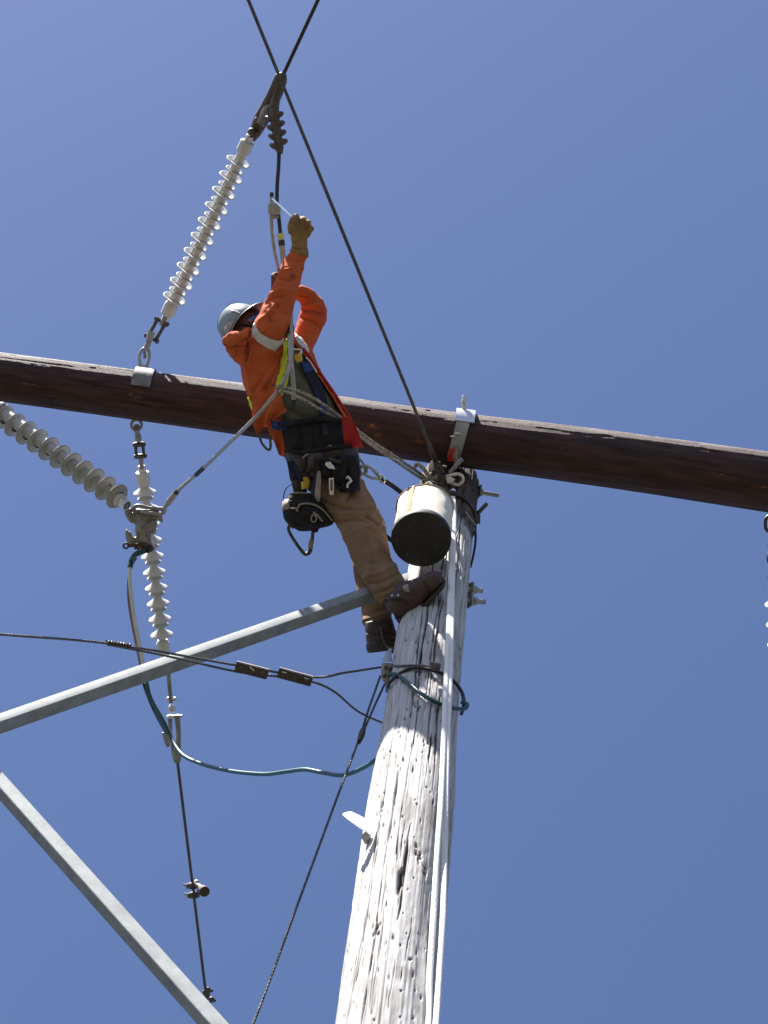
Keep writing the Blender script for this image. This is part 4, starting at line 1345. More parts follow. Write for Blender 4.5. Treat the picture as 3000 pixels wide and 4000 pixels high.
# open hem: cut the lower cap away
kill = [f for f in bm.faces if proj(f.calc_center_median())[1] > 1668 + (proj(f.calc_center_median())[0] - 1010) * -0.02]
bmesh.ops.delete(bm, geom=kill, context='FACES')
bm.to_mesh(jacket_me)
bm.free()
GREASE = [(1142, 1078, 13, 14, .8), (1090, 1196, 6, 5, 1), (1078, 1188, 6, 5, .8), (1054, 1250, 8, 11, .7), (1070, 1252, 10, 8, .35), (1110, 1110, 8, 8, .25), (1040, 1500, 14, 20, .2), (1180, 1060, 6, 12, .25)]
gre = []
for v in jacket_me.vertices:
    q = proj(v.co)
    g_ = 0.0
    if q[2] < 11.35:
        for (x, y, a, b, k) in GREASE:
            e = ((q[0] - x) / a) ** 2 + ((q[1] - y) / b) ** 2
            if e < 3:
                g_ = max(g_, k * max(0, 1 - e * (0.7 + 0.5 * noise.noise(v.co * 120))))
    gre.append(g_)
jbv = bvh_of(jacket_me)
ga = jacket_me.attributes.new('grease', 'FLOAT', 'POINT')
ga.data.foreach_set('value', gre)
jcopy = jacket_me.copy()
jacket = add_mesh('jacket', jcopy, M['orange'], person)
md = jacket.modifiers.new('thickness', 'SOLIDIFY')
md.thickness = 0.005
md.offset = -1
allbv = bvh_of(jacket_me, shirt_me)
sbv = bvh_of(shirt_me)

patch('reflective_band', jbv, [(978, 1278), (992, 1268), (1003, 1280)], [(985, 1318), (990, 1312), (996, 1320)], M['reflect'], jacket, .004, 5, 4)
patch('reflective_band', jbv, [(996, 1262), (1012, 1292), (1045, 1316), (1080, 1330), (1104, 1328)], [(985, 1288), (1000, 1324), (1030, 1346), (1052, 1360), (1074, 1366)], M['reflect'], jacket, .005, 8, 22)
patch('reflective_band', jbv, [(1078, 1334), (1095, 1330), (1106, 1318)], [(1072, 1371), (1086, 1352), (1106, 1338)], M['reflect'], jacket, .005, 6, 8)
patch('reflective_band', jbv, [(1154, 1302), (1170, 1318), (1190, 1345), (1206, 1374)], [(1152, 1318), (1160, 1340), (1180, 1362), (1200, 1384)], M['reflect'], jacket, .005, 6, 14)
patch('hivis_stripe', allbv, [(1102, 1328), (1104, 1380), (1098, 1430), (1080, 1510), (1070, 1556)], [(1118, 1326), (1122, 1380), (1119, 1430), (1104, 1510), (1084, 1562)], M['hivis'], jacket, .007, 6, 24)
patch('reflective_stripe', allbv, [(1119, 1400), (1117, 1440), (1102, 1515), (1084, 1562)], [(1128, 1400), (1127, 1440), (1112, 1515), (1090, 1564)], M['reflect'], jacket, .007, 4, 20)
patch('hivis_stripe', allbv, [(1128, 1410), (1126, 1445), (1112, 1515), (1090, 1564)], [(1133, 1412), (1132, 1448), (1119, 1515), (1095, 1566)], M['hivis'], jacket, .007, 4, 20)
patch('hivis_stripe', jbv, [(972, 1550), (980, 1585), (990, 1608)], [(988, 1572), (992, 1590), (1000, 1598)], M['hivis'], jacket, .005, 5, 10)
# red zip edge down the far side of the opening
zp = [(1178, 1366), (1206, 1404), (1250, 1470), (1302, 1545), (1334, 1596), (1362, 1640)]
zpts = []
for (x, y) in zp:
    p = hit(jbv, x + 4, y - 2, 0.004, 11.16)
    zpts.append(p)
add('zip_edge', MB().tube(spline(zpts, 6), 0.0085, 8), M['red'], jacket)


def flap(name, rows, d, m, wav=0.012, parent=None, thick=0.005, seed=0):
    """loose hem of the jacket: a curved cloth sheet through a grid of photo pixels"""
    R = []
    rows = [spline([Vector((x, y, 0)) for x, y in r], 4) for r in rows]
    cols = list(zip(*rows))
    cols = [spline(c, 5) for c in cols]
    for i in range(len(cols[0])):
        row = []
        for j in range(len(cols)):
            q = cols[j][i]
            dd_ = d + wav * math.sin(j * 0.8 + i * 0.35 + seed) * (i / len(cols[0])) + 0.004 * noise.noise(Vector((q.x, q.y, seed)) * 0.06)
            row.append(at(q.x, q.y, dd_))
        R.append(row)
    return add(name, MB().sheet(R, thick), m, parent, ang=75)


flap('jacket_hem', [[(978, 1545), (1005, 1530), (1040, 1525), (1075, 1530), (1100, 1545)], [(984, 1585), (1012, 1580), (1045, 1572), (1082, 1575), (1108, 1582)], [(986, 1642), (1012, 1628), (1042, 1612), (1080, 1608), (1120, 1604)], [(1004, 1705), (1018, 1682), (1042, 1650), (1064, 1634), (1092, 1624)]], 11.045, M['orange'], .018, jacket)
flap('jacket_hem', [[(1035, 1640), (1070, 1640), (1105, 1650)], [(1052, 1690), (1080, 1690), (1112, 1700)], [(1072, 1730), (1092, 1735), (1118, 1745)], [(1089, 1776), (1100, 1782), (1118, 1786)]], 11.1, M['orange'], .012, jacket, seed=1)
flap('jacket_hem', [[(1335, 1625), (1360, 1630), (1376, 1640)], [(1338, 1665), (1375, 1668), (1400, 1688)], [(1342, 1712), (1380, 1710), (1410, 1722)], [(1350, 1764), (1384, 1748), (1418, 1749)]], 11.0, M['red'], .015, jacket, seed=2)

# harness straps over the shirt
patch('harness_strap', allbv, [(1168, 1425), (1190, 1470), (1218, 1530), (1238, 1580), (1252, 1640)], [(1200, 1415), (1228, 1465), (1258, 1525), (1274, 1580), (1284, 1640)], M['navy'], person, .012, 6, 26)
patch('strap_pad', allbv, [(1170, 1425), (1188, 1462)], [(1198, 1418), (1216, 1452)], M['blue'], person, .016, 5, 8)
patch('strap_pad', allbv, [(1240, 1585), (1253, 1640)], [(1270, 1580), (1283, 1636)], M['blue'], person, .016, 5, 8)
patch('harness_strap', allbv, [(1068, 1632), (1110, 1642), (1172, 1652)], [(1076, 1668), (1116, 1674), (1176, 1676)], M['blue'], person, .03, 6, 14)
for pl in ([(1186, 1402), (1204, 1426), (1226, 1462)], [(1192, 1396), (1210, 1422), (1246, 1480)]):
    add('white_cord', MB().tube(spline([hit(allbv, x, y, .02, 11.0) for x, y in pl], 5), 0.0042, 7), M['rope'], person)
dch = proj(hit(allbv, 1164, 1400, 0.02, 11.05))[2] - 0.02
add('chest_buckle', MB().loft([(1148, 1388, 1176, 1378, dch, .014), (1150, 1402, 1180, 1394, dch, .018), (1158, 1416, 1182, 1408, dch, .014)], 14, 3, .6), M['yellow'], person)
add('chest_ring', MB().tube([at(1146, 1364, dch), at(1178, 1366, dch), at(1168, 1386, dch - .01), at(1150, 1392, dch - .01), at(1176, 1384, dch), at(1178, 1368, dch)], 0.0048, 7), M['chrome'], person)

# hard hat
hh = MB()
N = 44
R = []
for i in range(15):
    t = i / 14 * math.pi / 2
    cr_, sr_ = math.cos(t) ** 0.8, math.sin(t)
    R.append([HC + HF * (math.cos(2 * math.pi * k / N) * 0.114 * max(cr_, .02)) + HS * (math.sin(2 * math.pi * k / N) * 0.106 * max(cr_, .02)) + HA * (0.146 * sr_) for k in range(N)])
hh.rings(R[:], False)
c_i = len(hh.v)
hh.v.append(HC + HA * 0.1465)
for k in range(N):
    hh.f.append((14 * N + k, 14 * N + (k + 1) % N, c_i))
hat = add('hard_hat', hh, M['helmet'], person, ang=80)
md = hat.modifiers.new('thickness', 'SOLIDIFY')
md.thickness = 0.004
md.offset = 0
br = MB()
R = []
for e, z_ in ((0.0, 0.004), (0.5, 0.0), (1.0, -0.006), (1.0, -0.0095), (0.5, -0.004), (-0.02, 0.0)):
    row = []
    for k in range(64):
        a = 2 * math.pi * k / 64
        vis = max(0, math.cos(a)) ** 2 * 0.030 + 0.011
        row.append(HC + HF * math.cos(a) * (0.113 + vis * e) + HS * math.sin(a) * (0.105 + (0.013 + 0.012 * max(0, math.cos(a))) * e) + HA * (z_ - 0.012 * e * max(0, math.cos(a))))
    R.append(row)
br.rings(R, False)
add('brim', br, M['helmet'], hat, ang=60)


def dome(f_, s_, off=0.0):
    """point on the dome above the (f, s) position"""
    rr = min(0.98, math.sqrt((f_ / 0.114) ** 2 + (s_ / 0.106) ** 2))
    t = math.acos(rr ** 1.25)
    return HC + HF * f_ + HS * s_ + HA * (0.146 * math.sin(t) + off)


for s0, w_ in ((-0.045, .005), (0, .008), (0.045, .005)):
    add('hat_ridge', MB().tube([dome(f_, s0 * (1 - abs(f_) * 2), 0.001) for f_ in np.linspace(-0.085, 0.09, 16)], [w_ * .5] + [w_] * 8 + [w_ * .5], 8), M['helmet'], hat)
pl = [at(866, 1232, 11.36), at(884, 1198, 11.36), at(904, 1178, 11.36), at(934, 1190, 11.36)]
add('hat_bracket', MB().sheet([[p + HF * .0 - HA * .0, p + FWD * 0.04] for p in spline(pl, 4)], 0.004), M['helmet'], hat)
hbv = BVHTree.FromPolygons([v.co + hat.location + WLOC['person'] - Vector() for v in hat.data.vertices] if False else [WLOC[hat.name] + v.co for v in hat.data.vertices], [tuple(p.vertices) for p in hat.data.polygons])
patch('sticker', hbv, [(876, 1278), (884, 1302), (886, 1312)], [(886, 1270), (906, 1252), (914, 1256)], M['sticker'], hat, .0035, 5, 6, 0.0008)
add('hat_clip', MB().tube([hit(hbv, 906, 1216, .004, 11.2), hit(hbv, 922, 1219, .006, 11.2), hit(hbv, 938, 1226, .004, 11.2)], 0.0035, 7), M['bright'], hat)
# lettering on the side of the hat
tcu = bpy.data.curves.new('txt', 'FONT')
tcu.body = 'N-FORCE'
tcu.size = 1.0
to = bpy.data.objects.new('txt', tcu)
COL.objects.link(to)
dg_ = bpy.context.evaluated_depsgraph_get()
tm = bpy.data.meshes.new_from_object(to.evaluated_get(dg_))
bpy.data.objects.remove(to)
xs = [v.co.x for v in tm.vertices]
wT = max(xs)
b0, b1 = Vector((884, 1310, 0)), Vector((909, 1252, 0))
ex = (b1 - b0) / wT
ey = Vector((ex.y, -ex.x, 0)).normalized() * 15.0
if ey.x > 0:
    ey = -ey
okk = True
for v in tm.vertices:
    q = b0 + ex * v.co.x + ey * (v.co.y - 0.1)
    p = hit(hbv, q.x, q.y, 0.0052, 11.2)
    v.co = p
add_mesh('lettering', tm, M['print'], hat)
# safety glasses
gl_ = MB()
rows = []
for h in (-0.022, -0.008, 0.010):
    rows.append([HEADC + HF * (0.104 * math.cos(a) + 0.004) + HS * 0.09 * math.sin(a) + HA * (h - 0.008) for a in np.linspace(-1.25, 1.25, 15)])
gl_.sheet(rows)
add('safety_glasses', gl_, M['lens'], person, ang=80)
add('chin_strap', MB().tube([HEADC + HS * .085 + HA * .02, HEADC + HS * .078 - HA * .06 + HF * .03, HEADC - HA * .125 + HF * .05, HEADC - HS * .078 - HA * .06 + HF * .03], 0.005, 6), M['black_fabric'], person)

# trousers
tr = MB().loft(HIP[1:], 30, 4)
tr.loft(LEG_N, 30, 5)
tr.loft(LEG_F, 28, 5)
tr_me = fuse(tr, 0.0065, 5)
tf = [([(1265, 1960), (1330, 1985), (1420, 1990), (1470, 1970)], 8, -.008), ([(1290, 2000), (1370, 2010), (1450, 2005)], 9, .008), ([(1300, 2040), (1380, 2030), (1470, 2040)], 9, -.009), ([(1432, 2018), (1455, 2030), (1480, 2045)], 7, -.014),
      ([(1350, 2100), (1420, 2060), (1500, 2062)], 10, .006), ([(1350, 1960), (1380, 1900), (1390, 1860)], 9, -.006), ([(1395, 2080), (1410, 2160), (1445, 2240)], 12, .006), ([(1430, 2110), (1470, 2190)], 9, -.006),
      ([(1440, 2280), (1500, 2270), (1560, 2235)], 9, -.008), ([(1430, 2255), (1490, 2240), (1545, 2205)], 9, .007), ([(1465, 2318), (1520, 2300), (1568, 2262)], 7, -.006), ([(1405, 2400), (1450, 2395), (1520, 2370)], 8, -.007), ([(1420, 2425), (1470, 2412), (1525, 2395)], 7, .006),
      ([(1380, 2240), (1400, 2300)], 8, -.006), ([(1450, 2190), (1462, 2196)], 6, -.006)]
cloth(tr_me, tf, 0.005, 11, True, 0.003)
add_mesh('trousers', tr_me, M['trousers'], person)
# boots
dB = pole_hit(1655, 2330) - 0.055
BT = [(1512, 2362, 1550, 2422, dB - .02, .036), (1528, 2318, 1588, 2420, dB - .02, .046), (1566, 2276, 1622, 2390, dB - .01, .05), (1610, 2264, 1656, 2358, dB, .05), (1652, 2246, 1692, 2322, dB, .05), (1694, 2229, 1722, 2290, dB, .046), (1722, 2236, 1737, 2266, dB, .03)]
bm_ = MB().loft(BT, 26, 5)
bm_.loft([(1478, 2345, 1576, 2262, 10.58, .055), (1500, 2362, 1590, 2285, 10.56, .054), (1515, 2385, 1612, 2310, dB - .01, .05)], 24, 4)
bme = fuse(bm_, 0.006, 3)
cloth(bme, [([(1640, 2250), (1665, 2290), (1680, 2320)], 6, -.004), ([(1590, 2270), (1615, 2330)], 6, -.004)], 0.003, 20, True, 0)
bbv = bvh_of(bme)
boot = add_mesh('boot', bme, M['leather'], person)
SO = [(1541, 2412, 1562, 2440, dB - .02, .034), (1580, 2408, 1598, 2432, dB - .02, .05), (1620, 2384, 1634, 2404, dB - .01, .05), (1655, 2352, 1668, 2370, dB, .052), (1690, 2316, 1704, 2332, dB, .05), (1720, 2284, 1734, 2296, dB, .044), (1733, 2262, 1742, 2270, dB, .026)]
add('sole', MB().loft(SO, 20, 4, .6), M['sole'], boot)
patch('ankle_strap', bbv, [(1512, 2322), (1545, 2316), (1580, 2318), (1600, 2332)], [(1516, 2344), (1548, 2340), (1580, 2344), (1598, 2358)], M['leather'], boot, .008, 5, 14, .006)
for x in (1538, 1558):
    add('rivet', MB().ell(hit(bbv, x, 2330, .014, dB), RGT * .0055, UPV * .0055, FWD * .004, 10, 6), M['bright'], boot)
add('buckle', MB().loft([(1572, 2288, 1592, 2280, dB - .055, .008), (1575, 2302, 1598, 2296, dB - .058, .01), (1580, 2316, 1600, 2312, dB - .055, .008)], 12, 3, .6), M['dull'], boot)
patch('toe_cap', bbv, [(1655, 2262), (1672, 2290), (1690, 2312)], [(1712, 2238), (1722, 2256), (1728, 2272)], M['leather'], boot, .004, 8, 10, .004)
FB = [(1424, 2430, 1530, 2408, 10.78, .05), (1426, 2462, 1540, 2445, 10.76, .055), (1429, 2498, 1552, 2480, 10.75, .068), (1433, 2528, 1552, 2512, 10.75, .075)]
fb = MB().loft(FB, 24, 4, .85)
fb.ell(at(1515, 2490, 10.84), RGT * 0.05, UPV * 0.045, FWD * 0.09)
fme = fuse(fb, 0.006, 3)
cloth(fme, [([(1428, 2468), (1480, 2476), (1540, 2462)], 5, -.006), ([(1430, 2500), (1490, 2508), (1548, 2492)], 4, -.005)], 0.003, 20, True, 0)
boot2 = add_mesh('boot', fme, M['leather'], person)
add('sole', MB().loft([(1430, 2516, 1556, 2500, 10.75, .08), (1431, 2536, 1556, 2520, 10.75, .084), (1436, 2549, 1548, 2534, 10.75, .078)], 22, 4, .75), M['sole'], boot2)
add('climbing_spur', MB().tube(spline([at(1488, 2446, 10.7), at(1497, 2490, 10.68), at(1508, 2520, 10.67), at(1526, 2534, 10.66), at(1538, 2545, 10.62)], 5), [0.006, .007, .009, .014, .011], 9), M['dark_steel'], boot2)
patch_bv = bvh_of(fme)

# the rough casting of the big clamp at left
cme = fuse(cast_mesh, 0.005, 1)
cloth(cme, [([(530, 2000), (600, 2010), (560, 2060), (580, 2110)], 5, -.006), ([(545, 2030), (540, 2100)], 4, -.004)], 0.005, 32, True, .002)
add_mesh('clamp_body', cme, M['dull'], cast_parent)

# gloves
gd = 11.3
gv = MB().loft([(1132, 994, 1206, 1006, 11.3, .05), (1134, 975, 1206, 990, 11.3, .048), (1139, 950, 1200, 960, 11.3, .04), (1134, 920, 1202, 930, 11.29, .036), (1131, 890, 1205, 905, 11.29, .036), (1136, 868, 1205, 884, 11.3, .03)], 22, 4)
for K, tip in (((1158, 852), (1140, 868)), ((1180, 856), (1150, 885)), ((1198, 868), (1160, 900)), ((1210, 890), (1170, 915))):
    b0_ = at(K[0] - 14, K[1] + 34, 11.28)
    gv.tube(spline([b0_, at(K[0], K[1] + 8, 11.275), at(K[0] + 3, K[1] + 2, 11.31), at((K[0] + tip[0]) / 2, (K[1] + tip[1]) / 2, 11.355), at(*tip, 11.345)], 4), [.0155, .0165, .016, .014, .012], 12)
gv.tube(spline([at(1140, 912, 11.27), at(1136, 880, 11.25), at(1146, 856, 11.25), at(1160, 839, 11.27)], 5), [.018, .0165, .0145, .011], 12)
gme = fuse(gv, 0.0038, 2)
cloth(gme, [([(1135, 965), (1165, 975), (1203, 970)], 5, -.005), ([(1150, 940), (1190, 930)], 6, .004), ([(1168, 858), (1176, 890)], 3.5, -.004), ([(1187, 864), (1192, 895)], 3.5, -.004), ([(1202, 880), (1204, 905)], 3.5, -.004)], 0.002, 30, True, .001)
add_mesh('glove', gme, M['glove'], person)
g2 = MB().loft([(1146, 1166, 1174, 1114, 11.42, .042), (1136, 1160, 1162, 1112, 11.42, .04), (1110, 1140, 1140, 1085, 11.41, .036), (1085, 1120, 1112, 1066, 11.4, .034)], 20, 4)
for k in range(4):
    yb = 1070 + 14 * k
    g2.tube(spline([at(1100, yb + 14, 11.4), at(1078, yb + 4, 11.385), at(1068, yb + 10, 11.36), at(1078, yb + 22, 11.34)], 4), [.016, .0155, .014, .011], 12)
g2.tube(spline([at(1110, 1090, 11.37), at(1098, 1062, 11.36), at(1092, 1046, 11.37)], 4), [.018, .016, .012], 12)
g2me = fuse(g2, 0.0042, 2)
add_mesh('glove', g2me, M['glove_dark'], person)
add('glove_cuff', MB().tube([at(1160 + 16 * math.cos(k * .3), 1142 + 27 * math.sin(k * .3), 11.42 + .0 * k) for k in range(21)], 0.007, 6, False, True), M['rope_fleck'], person)

# belt with pouches
belt = add('tool_belt', MB().loft([(1096, 1658, 1348, 1642, 11.14, .145), (1104, 1700, 1358, 1690, 11.13, .15), (1112, 1745, 1372, 1735, 11.12, .15), (1122, 1785, 1384, 1775, 11.11, .14)], 36, 3, .9), M['black_fabric'], person)
add('belt_strap', MB().loft([(1112, 1770, 1392, 1752, 11.1, .155), (1118, 1800, 1400, 1785, 11.1, .155), (1126, 1822, 1402, 1810, 11.1, .15)], 36, 3, .8), M['dark_leather'], belt)
wb = [(1096, 1658, 1348, 1642, 11.14, .145)]
for (x0, x1, y0, y1, m) in ((1182, 1218, 1668, 1775, 'black_fabric'), (1254, 1276, 1655, 1700, 'navy'), (1255, 1296, 1742, 1768, 'dull')):
    add('belt_loop', MB().loft([(x0, y0, x1, y0 - 4, 10.985, .008), (x0 + 4, (y0 + y1) / 2, x1 + 4, (y0 + y1) / 2 - 4, 10.975, .009), (x0 + 8, y1, x1 + 8, y1 - 4, 10.955, .008)], 14, 3, .5), M[m], belt)
add('belt_ring', MB().tube(spline([at(1184, 1790, 10.93), at(1200, 1776, 10.925), at(1240, 1776, 10.93), at(1244, 1784, 10.93), at(1205, 1790, 10.92)], 4), 0.005, 7), M['dull'], belt)
POUCH = ((1195, 1262, 1770, 1862, 'dark_leather', 10.945), (1243, 1300, 1795, 1872, 'navy', 10.93), (1280, 1345, 1812, 1886, 'black_fabric', 10.92), (1312, 1398, 1778, 1925, 'navy', 10.95), (1150, 1215, 1790, 1880, 'dark_leather', 10.98), (1120, 1180, 1800, 1880, 'navy', 11.02), (1135, 1190, 1870, 1935, 'dark_leather', 11.02))
for (x0, x1, y0, y1, m, d) in POUCH:
    add('pouch', MB().loft([(x0, y0 + 3, x1, y0 - 3, d, .03), (x0 + 2, y0 + 12, x1 + 3, y0 + 8, d, .04), (x0 + 7, (y0 + y1) / 2, x1 + 7, (y0 + y1) / 2 - 4, d, .045), (x0 + 12, y1 - 10, x1 + 10, y1 - 14, d, .042), (x0 + 16, y1, x1 + 4, y1 - 6, d, .03)], 24, 4, .85), M[m], belt)
add('yellow_pouch', MB().loft([(1172, 1868, 1205, 1862, 10.96, .03), (1176, 1888, 1212, 1880, 10.95, .032), (1178, 1912, 1206, 1906, 10.95, .03)], 16, 3, .6), M['yellow'], belt)
add('hip_ring', MB().tube(spline([at(1014, 1698, 11.02), at(1020, 1726, 11.0), at(1040, 1752, 10.99), at(1052, 1756, 10.99), at(1057, 1744, 11.0), at(1054, 1700, 11.02)], 5), 0.0062, 8), M['dark_steel'], belt)
add('loose_strap', MB().sheet([[p, p + FWD * .03 + RGT * .004] for p in spline([at(1136, 1892, 10.99), at(1116, 1908, 10.98), at(1107, 1930, 10.98), at(1106, 1948, 10.98)], 5)], .006), M['navy'], belt)

add('belt_pad_edge', MB().tube(spline([at(1096, 1668, 11.06), at(1140, 1652, 11.0), at(1215, 1641, 10.985), at(1290, 1636, 10.99), at(1350, 1650, 11.06)], 6), [.006, .012, .013, .013, .012, .006], 10), M['black_fabric'], belt)
add('belt_pad_edge', MB().tube(spline([at(1112, 1762, 11.0), at(1180, 1768, 10.955), at(1260, 1758, 10.95), at(1340, 1744, 10.97), at(1385, 1742, 11.03)], 6), [.006, .012, .013, .012, .006], 10), M['black_fabric'], belt)
for pts_, r_, m_ in (([(1128, 1806), (1140, 1836), (1166, 1848), (1192, 1832), (1198, 1806)], .005, 'black_fabric'), ([(1215, 1838), (1228, 1862), (1252, 1862), (1262, 1838)], .0045, 'dark_leather'),
                     ([(1300, 1868), (1312, 1898), (1330, 1904), (1344, 1884)], .005, 'navy'), ([(1390, 1800), (1402, 1840), (1398, 1880), (1386, 1912)], .007, 'navy')):
    add('gear_loop', MB().tube(spline([at(x, y, 10.89) for x, y in pts_], 5), r_, 8), M[m_], belt)
for (x, y, a_, L_, w_, m_) in ((1216, 1812, 1.9, .07, .014, 'dark_leather'), (1268, 1838, 1.35, .06, .012, 'black_fabric'), (1335, 1850, 1.8, .085, .016, 'black_fabric'), (1165, 1850, 1.2, .07, .013, 'navy'), (1308, 1800, 0.3, .05, .009, 'dark_leather'), (1380, 1840, 1.7, .09, .012, 'black_fabric'), (1240, 1800, -.25, .06, .008, 'black_fabric')):
    dv = RGT * math.cos(a_) - UPV * math.sin(a_)
    nv_ = FWD.cross(dv).normalized()
    p0 = at(x, y, 10.885)
    q = [p0 - dv * L_ * .6, p0 - dv * L_ * .2 - FWD * .006, p0 + dv * L_ * .25 - FWD * .008, p0 + dv * L_ * .6 + FWD * .004]
    add('strap_end', MB().sheet([[c - nv_ * w_, c - FWD * .003, c + nv_ * w_] for c in spline(q, 4)], .004), M[m_], belt, ang=80)

# tools on the belt
t_ = thing('wrench', at(1290, 1880, 10.86), 'chrome wrench hanging head-up from the navy belt pouch', 'wrench')
add('handle', MB().loft([(1284, 1868, 1304, 1866, 10.865, .006), (1285, 1905, 1305, 1903, 10.862, .006), (1287, 1932, 1303, 1934, 10.86, .006)], 14, 3, .6), M['chrome'], t_)
add('grip_inlay', MB().box(at(1295, 1895, 10.855), RGT * .006, UPV * .026, FWD * .004, .001), M['grip_red'], t_)
add('jaw', MB().loft([(1272, 1806, 1290, 1804, 10.87, .008), (1270, 1818, 1306, 1822, 10.87, .01), (1280, 1828, 1310, 1834, 10.87, .008)], 14, 3, .7), M['chrome'], t_)
t_ = thing('pliers', at(1240, 1890, 10.86), 'long grey-handled pliers hanging over the thigh below the belt', 'pliers')
add('handle', MB().tube(spline([at(1240, 1840, 10.88), at(1234, 1885, 10.87), at(1226, 1920, 10.86), at(1232, 1950, 10.86)], 5), [.006, .013, .0135, .0145, .015, .006], 12), M['navy'], t_)
add('handle', MB().tube(spline([at(1246, 1840, 10.87), at(1244, 1885, 10.86), at(1240, 1930, 10.85), at(1244, 1958, 10.85)], 5), [.006, .012, .013, .0145, .014, .006], 12), M['trim'], t_)
t_ = thing('small_shackle', at(1355, 1880, 10.88), 'small bright hook clipped to the front of the right hand belt pouch', 'hook')
add('hook', MB().tube(spline([at(1354, 1868, 10.88), at(1360, 1862, 10.875), at(1368, 1872, 10.87), at(1370, 1880, 10.87), at(1358, 1892, 10.875), at(1356, 1904, 10.88)], 5), .006, 8), M['bright'], t_)
add('ring', MB().ell(at(1327, 1826, 10.9), RGT * .008, UPV * .007, FWD * .005, 10, 6), M['bright'], t_)

# black tool bag with its big hook
t_ = thing('tool_bag', at(1200, 2000, 10.9), 'round black tool bag with grey piping hanging behind the thigh', 'bag')
bagm = fuse(MB().loft([(1132, 1930, 1215, 1926, 10.96, .04), (1107, 1966, 1240, 1952, 10.93, .07), (1104, 2003, 1272, 1988, 10.92, .085), (1113, 2035, 1299, 2028, 10.92, .085), (1138, 2058, 1296, 2050, 10.92, .07), (1172, 2074, 1222, 2074, 10.93, .03)], 32, 5), .006, 3)
cloth(bagm, [([(1104, 1990), (1150, 1980), (1178, 1992)], 4, -.006), ([(1170, 1990), (1190, 1972), (1240, 1980), (1290, 2030)], 5, -.006), ([(1150, 2040), (1200, 2060)], 8, -.005), ([(1120, 1950), (1200, 1945)], 6, -.006)], .004, 14, True, .001)
bgv = bvh_of(bagm)
add_mesh('bag_body', bagm, M['black_fabric'], t_)
for pl in ([(1134, 1932), (1160, 1928), (1200, 1930)], [(1106, 1992), (1125, 1984), (1138, 1982)], [(1164, 1988), (1170, 1974), (1195, 1968), (1230, 1974), (1262, 1996), (1296, 2036)], [(1222, 2002), (1240, 2016), (1258, 2036)], [(1140, 1984), (1155, 1988), (1164, 1998)]):
    add('piping', MB().tube(spline([hit(bgv, x, y, .004, 10.87) for x, y in pl], 5), .0048, 7), M['trim'], t_)
c = hit(bgv, 1225, 2025, .004, 10.85)
add('grommet', MB().tube([c + RGT * .012 * math.cos(k * .45) + UPV * .017 * math.sin(k * .45) for k in range(14)], .0035, 7, False, True), M['trim'], t_)
patch('side_pocket', bgv, [(1109, 1958), (1106, 1990)], [(1130, 1952), (1134, 1982)], M['trim'], t_, .006, 5, 7, .004)
add('bright_clip', MB().loft([(1126, 1944, 1138, 1932, 10.87, .006), (1130, 1950, 1143, 1938, 10.87, .007)], 10, 1), M['bright'], t_)
add('bright_clip', MB().box(hit(bgv, 1145, 1984, .006, 10.86), RGT * .009, UPV * .004, FWD * .004, .001), M['bright'], t_)
add('buckle', MB().box(at(1249, 2051, 10.87), RGT * .010, UPV * .006, FWD * .006, .002), M['chrome'], t_)
t_ = thing('snap_hook', at(1170, 2110, 10.9), 'large dark carabiner hanging open below the black tool bag', 'carabiner')
add('hook_frame', MB().tube(spline([at(1148, 2060, 10.9), at(1132, 2052, 10.9), at(1128, 2072, 10.9), at(1150, 2112, 10.9), at(1184, 2158, 10.9), at(1198, 2164, 10.9), at(1211, 2152, 10.9), at(1219, 2110, 10.9), at(1224, 2060, 10.9)], 6), [.009, .0085, .0075, .0078, .0085, .010, .010, .0085, .0085], 10), M['dark_steel'], t_)
add('gate_sleeve', MB().tube([at(1211, 2142, 10.9), at(1218, 2108, 10.9)], [.0125, .0125], 12), M['trim'], t_)
add('swivel', MB().loft([(1214, 2050, 1240, 2046, 10.9, .012), (1216, 2066, 1246, 2064, 10.9, .014), (1218, 2080, 1240, 2080, 10.9, .01)], 12, 3, .7), M['black_fabric'], t_)

# ratchet in the raised glove
t_ = thing('ratchet', at(1120, 825, 11.38), 'thin bright ratchet handle reaching from the raised glove to the grey clamp', 'wrench')
add('shaft', MB().tube([at(1064, 776, 11.46), at(1086, 796, 11.43), at(1136, 842, 11.34), at(1165, 872, 11.31)], [.0045, .0055, .0065, .007], 9), M['chrome'], t_)

# positioning lanyard
t_ = thing('lanyard', at(1450, 1850, 11.1), 'steel snap hook and dark strap joining the belt to the pole behind the bucket', 'lanyard')
add('d_ring', MB().tube(spline([at(1356, 1770, 11.0), at(1378, 1790, 11.0), at(1392, 1835, 11.0), at(1412, 1850, 11.01), at(1426, 1842, 11.02), at(1420, 1812, 11.02), at(1398, 1788, 11.02), at(1362, 1772, 11.03)], 6), .0055, 8), M['galv'], t_)
add('hook_eye', MB().tube([at(1419 + 15 * math.cos(k * .4488), 1836 + 16 * math.sin(k * .4488), 11.0) for k in range(14)], .0055, 8, False, True), M['galv'], t_)
add('hook_body', MB().tube(spline([at(1406, 1836, 10.99), at(1420, 1820, 10.99), at(1446, 1826, 10.99), at(1468, 1846, 11.0), at(1484, 1866, 11.0), at(1474, 1870, 11.0), at(1450, 1866, 10.99), at(1412, 1848, 10.99)], 6), [.006, .007, .0075, .0085, .0085, .008, .007, .006], 9), M['galv'], t_)
add('thimble', MB().tube(spline([at(1480, 1858, 11.0), at(1492, 1856, 11.0), at(1502, 1872, 11.0), at(1498, 1886, 11.0), at(1484, 1876, 11.0)], 5), .006, 8), M['chrome'], t_)
